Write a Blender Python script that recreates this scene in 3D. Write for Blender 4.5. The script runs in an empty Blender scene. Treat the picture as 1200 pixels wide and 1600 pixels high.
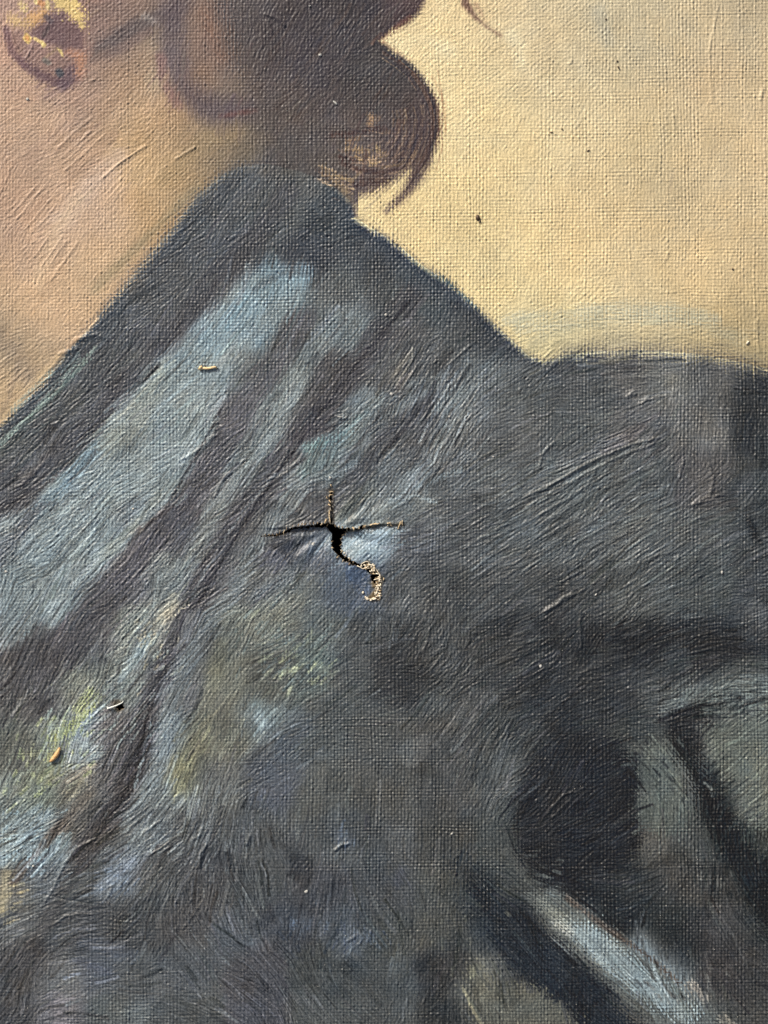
import bpy, math, random
import numpy as np
from mathutils import Vector

# ---------------------------------------------------------------- units
# one painting unit (u) = 0.1 mm; x to the right, y DOWN from the upper left of the area that is seen
U = 1e-4
Z0 = 0.022                       # height of the painted face above the tabletop
def P(x, y, z=0.0):
    return ((x - 600) * U, (800 - y) * U, Z0 + z * U)

# ---------------------------------------------------------------- camera
sc = bpy.context.scene
cd = bpy.data.cameras.new('camera')
cam = bpy.data.objects.new('camera', cd)
sc.collection.objects.link(cam)
cam.location = (0, 0, Z0 + 0.30)
cam.rotation_euler = (0, 0, 0)
cd.sensor_fit = 'HORIZONTAL'
cd.sensor_width = 36
cd.lens = 36 * 0.30 / 0.12
cd.clip_start = 0.005
cd.clip_end = 100
sc.camera = cam

# ---------------------------------------------------------------- light
SUN_EL, SUN_AZ = 30, -40          # azimuth measured from "up" in the picture, negative = from the left
SUN_STRENGTH, SKY_STRENGTH, EXPOSURE = 2.2, 0.06, 0.8
world = bpy.data.worlds.new('World'); sc.world = world; world.use_nodes = True
nt = world.node_tree; nt.nodes.clear()
sky = nt.nodes.new('ShaderNodeTexSky'); sky.sky_type = 'NISHITA'; sky.sun_disc = False
sky.sun_elevation = math.radians(SUN_EL); sky.sun_rotation = math.radians(SUN_AZ)
sky.air_density = 1.0; sky.dust_density = 9.0; sky.ozone_density = 0.2
bg = nt.nodes.new('ShaderNodeBackground'); bg.inputs[1].default_value = SKY_STRENGTH
wo = nt.nodes.new('ShaderNodeOutputWorld')
nt.links.new(sky.outputs[0], bg.inputs[0]); nt.links.new(bg.outputs[0], wo.inputs[0])
sd = bpy.data.lights.new('sun', 'SUN'); sd.energy = SUN_STRENGTH; sd.angle = math.radians(4)
sd.color = (1.0, 0.965, 0.91)
sun = bpy.data.objects.new('sun', sd); sc.collection.objects.link(sun)
_e, _a = math.radians(SUN_EL), math.radians(SUN_AZ)
sdir = Vector((math.sin(_a) * math.cos(_e), math.cos(_a) * math.cos(_e), math.sin(_e)))
sun.rotation_euler = sdir.to_track_quat('Z', 'Y').to_euler()
sun.location = sdir * 2
sc.view_settings.view_transform = 'Standard'; sc.view_settings.look = 'None'
sc.view_settings.gamma = 1; sc.view_settings.exposure = EXPOSURE

rng = np.random.default_rng(7)
rnd = random.Random(11)

# ---------------------------------------------------------------- object helpers
def tag(o, label=None, cat=None, group=None, kind=None):
    if label: o['label'] = label
    if cat: o['category'] = cat
    if group: o['group'] = group
    if kind: o['kind'] = kind
    return o
def link(name, me, parent=None):
    o = bpy.data.objects.new(name, me); sc.collection.objects.link(o)
    if parent: o.parent = parent
    return o

# ---------------------------------------------------------------- materials
def new_mat(name):
    m = bpy.data.materials.new(name); m.use_nodes = True
    n = m.node_tree; b = n.nodes['Principled BSDF']
    return m, n, b
def paint_material(name, rough, noise_scale, bump):
    m, n, b = new_mat(name)
    at = n.nodes.new('ShaderNodeAttribute'); at.attribute_name = 'paint'
    co = n.nodes.new('ShaderNodeTexCoord')
    n1 = n.nodes.new('ShaderNodeTexNoise'); n1.inputs['Scale'].default_value = noise_scale
    n1.inputs['Detail'].default_value = 3
    n.links.new(co.outputs['Object'], n1.inputs['Vector'])
    mr = n.nodes.new('ShaderNodeMapRange'); mr.inputs['From Min'].default_value = .3; mr.inputs['From Max'].default_value = .7
    mr.inputs['To Min'].default_value = .93; mr.inputs['To Max'].default_value = 1.07
    n.links.new(n1.outputs['Fac'], mr.inputs['Value'])
    mx = n.nodes.new('ShaderNodeVectorMath'); mx.operation = 'SCALE'
    n.links.new(at.outputs['Color'], mx.inputs[0]); n.links.new(mr.outputs['Result'], mx.inputs['Scale'])
    n.links.new(mx.outputs[0], b.inputs['Base Color'])
    n2 = n.nodes.new('ShaderNodeTexNoise'); n2.inputs['Scale'].default_value = noise_scale * .12; n2.inputs['Detail'].default_value = 4
    n.links.new(co.outputs['Object'], n2.inputs['Vector'])
    r = n.nodes.new('ShaderNodeMapRange'); r.inputs['To Min'].default_value = rough - .13; r.inputs['To Max'].default_value = rough + .13
    n.links.new(n2.outputs['Fac'], r.inputs['Value']); n.links.new(r.outputs['Result'], b.inputs['Roughness'])
    # woven relief for the outer, unseen part of the canvas, where the mesh is coarse
    wv = n.nodes.new('ShaderNodeAttribute'); wv.attribute_name = 'outer'
    sp = n.nodes.new('ShaderNodeSeparateXYZ'); n.links.new(co.outputs['Object'], sp.inputs[0])
    sn = []
    for k in 'XY':
        a = n.nodes.new('ShaderNodeMath'); a.operation = 'MULTIPLY'; a.inputs[1].default_value = 2 * math.pi / (5 * U)
        s = n.nodes.new('ShaderNodeMath'); s.operation = 'SINE'
        n.links.new(sp.outputs[k], a.inputs[0]); n.links.new(a.outputs[0], s.inputs[0]); sn.append(s)
    mxx = n.nodes.new('ShaderNodeMath'); mxx.operation = 'MAXIMUM'
    n.links.new(sn[0].outputs[0], mxx.inputs[0]); n.links.new(sn[1].outputs[0], mxx.inputs[1])
    ml = n.nodes.new('ShaderNodeMath'); ml.operation = 'MULTIPLY'
    n.links.new(mxx.outputs[0], ml.inputs[0]); n.links.new(wv.outputs['Fac'], ml.inputs[1])
    b1 = n.nodes.new('ShaderNodeBump'); b1.inputs['Distance'].default_value = .22 * U; b1.inputs['Strength'].default_value = .8
    n.links.new(ml.outputs[0], b1.inputs['Height'])
    b2 = n.nodes.new('ShaderNodeBump'); b2.inputs['Distance'].default_value = bump * U; b2.inputs['Strength'].default_value = 1
    n3 = n.nodes.new('ShaderNodeTexNoise'); n3.inputs['Scale'].default_value = 5200; n3.inputs['Detail'].default_value = 2
    n.links.new(co.outputs['Object'], n3.inputs['Vector'])
    n.links.new(n3.outputs['Fac'], b2.inputs['Height']); n.links.new(b1.outputs[0], b2.inputs['Normal'])
    n.links.new(b2.outputs[0], b.inputs['Normal'])
    b.inputs['Specular IOR Level'].default_value = .5
    return m
def simple_mat(name, c1, c2, scale, rough=.7, stretch=(1, 1, 1), bump=.3):
    m, n, b = new_mat(name)
    co = n.nodes.new('ShaderNodeTexCoord'); mp = n.nodes.new('ShaderNodeMapping')
    mp.inputs['Scale'].default_value = stretch
    n1 = n.nodes.new('ShaderNodeTexNoise'); n1.inputs['Scale'].default_value = scale; n1.inputs['Detail'].default_value = 5
    n.links.new(co.outputs['Object'], mp.inputs[0]); n.links.new(mp.outputs[0], n1.inputs['Vector'])
    cr = n.nodes.new('ShaderNodeValToRGB')
    cr.color_ramp.elements[0].position = .35; cr.color_ramp.elements[0].color = (*c1, 1)
    cr.color_ramp.elements[1].position = .65; cr.color_ramp.elements[1].color = (*c2, 1)
    n.links.new(n1.outputs['Fac'], cr.inputs[0]); n.links.new(cr.outputs[0], b.inputs['Base Color'])
    bp = n.nodes.new('ShaderNodeBump'); bp.inputs['Distance'].default_value = bump * U; bp.inputs['Strength'].default_value = .8
    n.links.new(n1.outputs['Fac'], bp.inputs['Height']); n.links.new(bp.outputs[0], b.inputs['Normal'])
    b.inputs['Roughness'].default_value = rough
    return m

# ---------------------------------------------------------------- grid of the canvas
STEP = 1.28
X0, X1, Y0, Y1 = -22.0, 1222.0, -22.0, 1622.0
gx = np.arange(X0, X1 + .1, STEP); gy = np.arange(Y0, Y1 + .1, STEP)
W, H = len(gx), len(gy)
GX, GY = np.meshgrid(gx.astype(np.float32), gy.astype(np.float32))

def smooth(a, b, x):
    t = np.clip((x - a) / (b - a), 0, 1); return t * t * (3 - 2 * t)
def noise(scale, seed, sy=None):
    """value noise over the grid; scale = feature size in u"""
    sy = sy or scale
    r = np.random.default_rng(seed)
    nx, ny = int((X1 - X0) / scale) + 4, int((Y1 - Y0) / sy) + 4
    G = r.random((ny, nx)).astype(np.float32)
    u = (gx - X0) / scale; v = (gy - Y0) / sy
    iu = u.astype(int); iv = v.astype(int)
    fu = (u - iu).astype(np.float32); fv = (v - iv).astype(np.float32)
    fu = fu * fu * (3 - 2 * fu); fv = (fv * fv * (3 - 2 * fv))[:, None]
    A = G[iv] * (1 - fv) + G[iv + 1] * fv
    return A[:, iu] * (1 - fu) + A[:, iu + 1] * fu
def fbm(scale, seed, n=3):
    s = 0; a = 1; t = 0
    for k in range(n):
        s = s + a * noise(scale / 2 ** k, seed + k * 17); t += a; a *= .55
    return s / t
def blur(a, sig):
    r = max(1, int(sig * 2.5)); k = np.exp(-.5 * (np.arange(-r, r + 1) / sig) ** 2); k /= k.sum()
    for ax in (0, 1):
        pad = [(0, 0)] * a.ndim; pad[ax] = (r, r)
        q = np.pad(a, pad, mode='edge'); o = np.zeros_like(a)
        for i, w in enumerate(k):
            o += np.float32(w) * (q[i:i + a.shape[0]] if ax == 0 else q[:, i:i + a.shape[1]])
        a = o
    return a
def shepard(pts, sig, base=None):
    """pts: (x, y, v0, v1, ..) -> smooth field on the grid, computed coarsely"""
    p = np.array(pts, dtype=np.float64)
    cx = np.arange(X0, X1 + 12, 8.0); cy = np.arange(Y0, Y1 + 12, 8.0)
    CX, CY = np.meshgrid(cx, cy)
    d2 = (CX[..., None] - p[:, 0]) ** 2 + (CY[..., None] - p[:, 1]) ** 2
    w = np.exp(-d2 / (2 * sig * sig)) + 1e-5 / (1 + (d2 / (sig * sig)) ** 2)
    f = (w @ p[:, 2:]) / w.sum(-1, keepdims=True)
    u = (gx - X0) / 8; v = (gy - Y0) / 8
    iu = u.astype(int); iv = v.astype(int)
    fu = (u - iu)[:, None]; fv = (v - iv)[:, None, None]
    A = f[iv] * (1 - fv) + f[iv + 1] * fv
    return (A[:, iu] * (1 - fu) + A[:, iu + 1] * fu).astype(np.float32)

# ---------------------------------------------------------------- brush direction, brush relief and weave relief (angle in degrees, up-right = positive)
FLOW = [ # x, y, angle, brush, weave
 (60,60,50,.6,.5),(200,100,35,.8,.5),(120,200,42,1.1,.35),(230,200,40,.9,.45),(60,330,50,1.0,.4),(180,300,38,.9,.5),(200,360,60,.5,.8),(60,450,60,.8,.6),(150,430,50,.4,.8),
 (20,600,38,1.3,.25),(120,540,42,.8,.5),(280,80,75,.5,.7),(330,100,85,.4,.9),(300,160,80,.5,.7),(400,180,70,.5,.8),
 (430,60,65,1.0,.5),(520,60,60,1.1,.35),(480,150,50,1.0,.4),(560,110,58,1.1,.3),(600,140,45,.4,.5),(620,200,50,.5,.8),(560,220,80,.5,1.0),(660,200,80,.6,.5),(640,290,50,.7,.6),(640,70,35,1.0,.4),
 (460,240,70,.5,.9),(400,300,50,.7,.7),(500,330,30,.4,1.1),(620,430,70,.3,1.2),(720,500,60,.3,1.2),(300,370,50,.8,.7),
 (700,40,45,.8,.5),(850,50,40,.6,.7),(1000,100,80,.3,1.0),(1150,60,85,.3,1.0),(760,150,40,.7,.6),(900,200,60,.4,.9),(1100,250,85,.35,1.0),(720,300,85,.4,1.0),(900,350,70,.3,.9),(1100,380,60,.4,.9),
 (700,380,80,.3,1.0),(850,450,80,.4,.9),(1000,440,88,.4,1.0),(850,505,8,1.0,.5),(970,490,5,.9,.5),(1080,500,-5,.7,.7),(1150,460,88,.4,1.0),(1000,560,5,.6,.7),(850,570,40,1.2,.3),(1150,560,-5,.5,.9),
 (150,560,48,.9,.4),(60,660,42,1.2,.3),(110,620,45,1.5,.2),(250,500,50,.8,.6),(350,480,50,.6,.9),(430,450,85,.3,1.2),(300,570,45,.6,.8),(200,640,46,.9,.6),(260,680,42,.6,.9),(120,740,42,1.1,.4),(60,820,44,1.2,.35),
 (200,780,45,1.1,.4),(330,700,52,1.3,.3),(380,600,55,.7,.8),(450,560,60,.6,.9),(520,520,60,.4,1.1),(430,700,52,1.1,.5),(500,620,52,1.0,.6),(560,560,50,.9,.6),(620,500,60,.4,1.0),(640,550,58,1.2,.4),
 (560,700,48,1.0,.4),(620,680,52,1.3,.3),(700,680,58,1.5,.25),(680,740,58,1.3,.3),(730,600,50,1.0,.5),(760,540,60,.5,.9),(640,780,45,.9,.5),(570,790,48,1.3,.15),(470,800,50,1.0,.3),(400,780,52,1.2,.25),
 (800,640,20,.6,.8),(900,620,10,.5,1.0),(1000,620,30,.7,.8),(1100,620,88,.3,1.2),(1100,700,80,.4,1.1),(1180,700,80,.4,.9),(830,700,35,.6,.8),(940,730,30,1.3,.3),(1000,700,28,1.5,.2),(1080,730,60,.9,.5),(1100,770,10,1.1,.5),
 (850,780,32,1.6,.2),(940,790,32,1.4,.3),(1030,780,32,1.1,.6),(760,840,35,1.3,.3),(860,860,32,1.6,.2),(960,860,30,1.3,.4),(1060,860,32,1.1,.7),(1150,860,35,.9,.8),(720,780,20,.6,.8),(680,860,10,.4,.9),
 (100,900,48,1.1,.3),(200,880,50,1.2,.3),(300,860,52,1.3,.3),(380,860,52,1.1,.3),(60,980,60,1.1,.3),(150,980,55,1.0,.3),(250,950,52,1.4,.2),(330,950,52,1.1,.3),(430,950,38,1.2,.2),(440,840,62,1.1,.2),(490,860,45,.9,.3),
 (570,850,35,.5,.5),(560,910,50,.5,.4),(520,950,45,.5,.5),(500,1000,50,.8,.3),(620,950,70,.8,.6),(660,920,60,.5,.9),(640,880,40,1.1,.3),(700,960,80,.4,1.1),(760,920,30,.8,.7),
 (860,930,25,.8,.6),(900,980,60,.6,.4),(960,920,32,1.3,.3),(1050,950,32,1.2,.5),(1150,950,30,.8,.7),(820,1000,30,.7,.5),(950,1040,20,.5,.4),(1080,1010,12,.9,.4),(1160,1040,8,.7,.8),
 (660,1010,58,1.4,.3),(720,1020,50,1.2,.5),(620,1050,10,.2,.9),(700,1100,50,1.2,.4),(780,1060,10,.8,.7),(780,1150,55,1.4,.3),(860,1100,30,.8,.6),(960,1100,20,.8,.7),(1080,1080,30,1.1,.5),(1150,1080,20,1.1,.8),
 (40,1060,60,1.1,.3),(120,1090,55,1.1,.3),(200,1060,52,1.1,.3),(280,1060,55,1.1,.3),(340,1060,58,.5,.5),(380,1100,60,.4,.6),(450,1040,30,1.0,.4),(450,1120,50,.8,.6),(520,1080,45,.6,.7),(560,1160,0,.2,1.2),(640,1180,88,.2,1.2),
 (60,1170,60,.9,.3),(160,1160,62,1.3,.3),(240,1160,62,1.2,.3),(330,1180,62,.8,.5),(420,1190,30,.6,.6),(60,1270,40,1.3,.2),(140,1260,60,1.3,.3),(210,1270,30,1.5,.2),(250,1310,38,1.8,.1),(290,1330,60,1.3,.2),(320,1340,100,1.5,.2),(380,1280,85,.9,.4),
 (120,1350,58,1.2,.2),(180,1370,40,.8,.4),(60,1400,20,.8,.6),(120,1410,-10,.8,.4),(240,1380,62,1.3,.3),(330,1400,40,1.3,.3),(380,1380,-50,.8,.4),(100,1460,50,.9,.4),(160,1480,-10,.6,.7),(220,1460,60,.5,.7),(300,1450,-55,.5,.6),
 (40,1530,60,.9,.4),(120,1540,0,.4,1.1),(220,1560,-5,.3,.9),(320,1540,-40,.6,.5),(420,1500,-50,1.0,.4),(480,1560,-60,.8,.4),(440,1420,70,.4,.5),(520,1460,70,.7,.4),(560,1540,-40,.4,.8),(640,1540,60,.5,.7),
 (500,1260,85,.3,1.0),(560,1280,88,.2,1.2),(650,1260,88,.2,1.2),(700,1340,88,.2,1.3),(620,1400,-60,.5,.9),(680,1440,60,.6,1.0),(740,1460,-45,.6,1.0),(780,1380,-45,.4,1.2),(760,1580,-60,.5,.9),(700,1480,88,.3,1.1),
 (800,1200,50,1.1,.3),(880,1240,50,.9,.3),(860,1180,60,.5,.5),(950,1250,30,.4,.4),(950,1330,20,.7,.3),(880,1350,0,.2,.6),(1000,1380,20,.6,.7),(1040,1220,-50,.6,.8),(1080,1300,88,.3,1.2),(1180,1200,40,.3,1.1),(1190,1290,50,.9,.6),
 (1140,1330,-60,.8,.9),(1180,1420,-50,1.0,.6),(1100,1380,88,.2,1.3),(1050,1450,88,.3,1.2),(1150,1500,-45,.3,1.0),(850,1420,-38,.5,1.2),(920,1470,-40,.4,1.3),(1000,1530,-42,.8,.6),(1080,1590,-42,.6,.8),
 (840,1480,-42,.7,.6),(900,1540,-45,.5,.5),(960,1590,-45,.5,.8),(830,1570,88,.2,1.2),(1100,1550,80,.3,1.1),(1180,1580,-40,.3,1.0)]
F = shepard([(x, y, math.cos(2 * math.radians(a)), math.sin(2 * math.radians(a)), b, w) for x, y, a, b, w in FLOW], 34)
ANG = .5 * np.arctan2(F[..., 1], F[..., 0]) + (fbm(70, 5) - .5) * .34 + (noise(16, 61) - .5) * .10
# single brush touches: the surface falls into overlapping patches, each with its own direction and load of paint
CELL = 38.0
sr = np.random.default_rng(77); nsx, nsy = int((X1 - X0) / CELL) + 5, int((Y1 - Y0) / CELL) + 5
sxx = X0 + (np.arange(nsx)[None, :] - 2 + sr.random((nsy, nsx))) * CELL; syy = Y0 + (np.arange(nsy)[:, None] - 2 + sr.random((nsy, nsx))) * CELL
wx_, wy_ = GX + (fbm(20, 401) - .5) * 26, GY + (fbm(20, 402) - .5) * 26
ci, cj = ((wy_ - Y0) / CELL + 2).astype(int), ((wx_ - X0) / CELL + 2).astype(int)
bd = np.full(GX.shape, 1e9, np.float32); bi = np.zeros(GX.shape, int); bj = np.zeros(GX.shape, int)
_ca, _sa = np.cos(ANG), -np.sin(ANG)
for di in (-1, 0, 1):
    for dj in (-1, 0, 1):
        a, b = np.clip(ci + di, 0, nsy - 1), np.clip(cj + dj, 0, nsx - 1)
        ddx, ddy = wx_ - sxx[a, b], wy_ - syy[a, b]
        q = (ddx * _ca + ddy * _sa) ** 2 * .45 + (ddx * _sa - ddy * _ca) ** 2
        m_ = q < bd; bd = np.where(m_, q, bd); bi = np.where(m_, a, bi); bj = np.where(m_, b, bj)
cI = np.clip(((syy - Y0) / STEP).astype(int), 0, H - 1); cJ = np.clip(((sxx - X0) / STEP).astype(int), 0, W - 1)
cell_ang = ANG[cI, cJ] + sr.normal(0, .16, (nsy, nsx)); cell_load = sr.uniform(.45, 1.45, (nsy, nsx)); cell_tone = sr.normal(0, 1, (nsy, nsx))
_d = (cell_ang[bi, bj] - ANG + np.pi / 2) % np.pi - np.pi / 2
ANG = ANG + _d.astype(np.float32) * (np.abs(_d) < .7)
LOAD = cell_load[bi, bj].astype(np.float32); TONE = blur(cell_tone[bi, bj].astype(np.float32), 1.5)
BRUSH = np.clip(F[..., 2], 0, 2); WEAVE = np.clip(F[..., 3] * .8 + .2, 0, 2)
FX = np.cos(ANG); FY = -np.sin(ANG)

def lic(src, n, step=1.1):
    """smear src along the brush direction"""
    jj, ii = np.meshgrid(np.arange(W, dtype=np.float32), np.arange(H, dtype=np.float32))
    acc = src.copy(); cnt = 1
    for s in (1, -1):
        px, py = jj.copy(), ii.copy(); dx, dy = FX * s, FY * s
        for k in range(n):
            px += dx * step; py += dy * step
            a = np.clip(px + .5, 0, W - 1).astype(np.int32); b = np.clip(py + .5, 0, H - 1).astype(np.int32)
            acc = acc + src[b, a]; cnt += 1
            nx, ny = FX[b, a], FY[b, a]
            sg = np.where(nx * dx + ny * dy < 0, -1, 1).astype(np.float32)
            dx, dy = nx * sg, ny * sg
    return acc / cnt
def norm(a):
    a = a - a.mean(); return a / a.std()

wn = rng.standard_normal((H, W)).astype(np.float32)
bristle = norm(lic(blur(wn, .5), 20))
wn2 = rng.standard_normal((H, W)).astype(np.float32)
daub = norm(lic(blur(wn2, .55), 2, 1.0))
daub = norm(daub - blur(daub, 1.8))
bristle = norm(bristle - blur(bristle, 1.5))

# weave: two sets of threads crossing over and under each other, uneven in width and tension
PER = 5.3
wxn = (noise(90, 21, 400) - .5) * 7 + (noise(18, 22, 50) - .5) * 2.6
wyn = (noise(400, 23, 90) - .5) * 7 + (noise(50, 24, 18) - .5) * 2.6
UU = (GX + wxn) / PER + 200; VV = (GY + wyn + .012 * GX) / (PER * .96) + 200
iu = np.floor(UU).astype(int); iv = np.floor(VV).astype(int)
fu = UU - iu; fv = VV - iv
tA = np.clip(rng.normal(1, .42, 700), .25, 2.6).astype(np.float32); tB = np.clip(rng.normal(1, .42, 900), .25, 2.6).astype(np.float32)
s = np.where((iu + iv) % 2 == 0, 1, -1).astype(np.float32)
mod_u = tA[iu % 700] * (.3 + 1.2 * noise(6, 31, 26)); mod_v = tB[iv % 900] * (.25 + 1.15 * noise(26, 32, 6))
chk = s * np.sin(np.pi * fu) * np.sin(np.pi * fv)
weave = -.5 * np.cos(2 * np.pi * fu) * mod_u * (1 + .3 * chk) - .36 * np.cos(2 * np.pi * fv) * mod_v * (1 - .3 * chk) + .34 * chk * (mod_u + mod_v) * .5
del UU, VV
clog = smooth(.35, .75, fbm(22, 41))                                   # places where paint fills the weave
weaveN = norm(weave)

# ---------------------------------------------------------------- colours (as sRGB 0..255 of the paint as it looks in even light)
def region(pts, sig): return shepard(pts, sig)
BACK = [(700,30,208,184,143),(850,60,200,181,147),(1000,60,192,174,142),(1150,60,182,166,138),(750,200,219,196,150),(900,200,202,182,144),(1100,180,194,174,140),(940,40,188,174,144),
 (700,350,217,193,144),(900,350,208,185,144),(1150,350,188,168,134),(620,350,212,190,146),(760,450,212,192,148),(850,430,216,192,144),(1000,430,208,183,142),(1150,450,200,173,132),(1130,140,190,168,134),
 (850,530,196,184,146),(1000,520,190,177,144),(1150,520,182,164,126),(620,90,214,194,152),(690,120,220,200,156),(1180,260,196,172,136),(1000,280,196,174,136),(1190,540,150,134,104),(1100,300,190,170,136)]
SKIN = [(20,150,178,148,124),(60,200,180,150,124),(20,300,174,143,118),(100,300,178,148,121),(200,150,182,154,118),(250,250,192,160,119),(150,330,192,162,133),(60,380,184,154,127),(50,480,192,161,127),(150,420,190,160,125),
 (250,330,184,152,112),(20,600,178,152,120),(10,540,150,132,108),(330,250,146,124,96),(200,60,130,108,98),(160,20,140,112,102),(10,10,160,132,118),(0,60,186,148,126),(380,200,116,104,92),(300,60,124,102,92),(330,120,122,100,86),(335,80,124,96,82),(370,230,112,100,86),(400,230,104,98,88),
 (330,40,118,98,88),(390,140,110,98,88),(360,140,114,100,88),(245,60,150,136,112),(240,130,170,140,112),(280,200,168,138,106),(350,230,122,106,86),(420,200,100,88,78),(170,110,136,112,100),(0,640,180,156,120),(300,290,150,128,98),(140,140,160,132,114)]
HAIR = [(450,60,76,70,72),(380,20,86,80,80),(380,80,84,78,78),(500,100,74,69,72),(580,130,77,74,75),(560,30,72,68,71),(640,20,83,69,70),(640,160,86,76,74),(680,190,92,74,70),(610,120,72,70,72),(600,170,79,74,75),
 (560,200,95,85,82),(560,240,117,106,98),(620,230,95,83,80),(660,250,94,80,77),(520,220,84,78,78),(470,220,81,76,77),(440,170,86,79,79),(400,130,99,89,86),(500,270,85,81,80),(580,280,102,89,86),(430,240,80,77,78),(625,312,99,84,81),(415,205,104,94,88),(450,215,92,86,82),(470,255,84,82,80),(430,185,94,86,82),(505,245,92,84,80),(495,285,88,84,80)]
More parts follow.
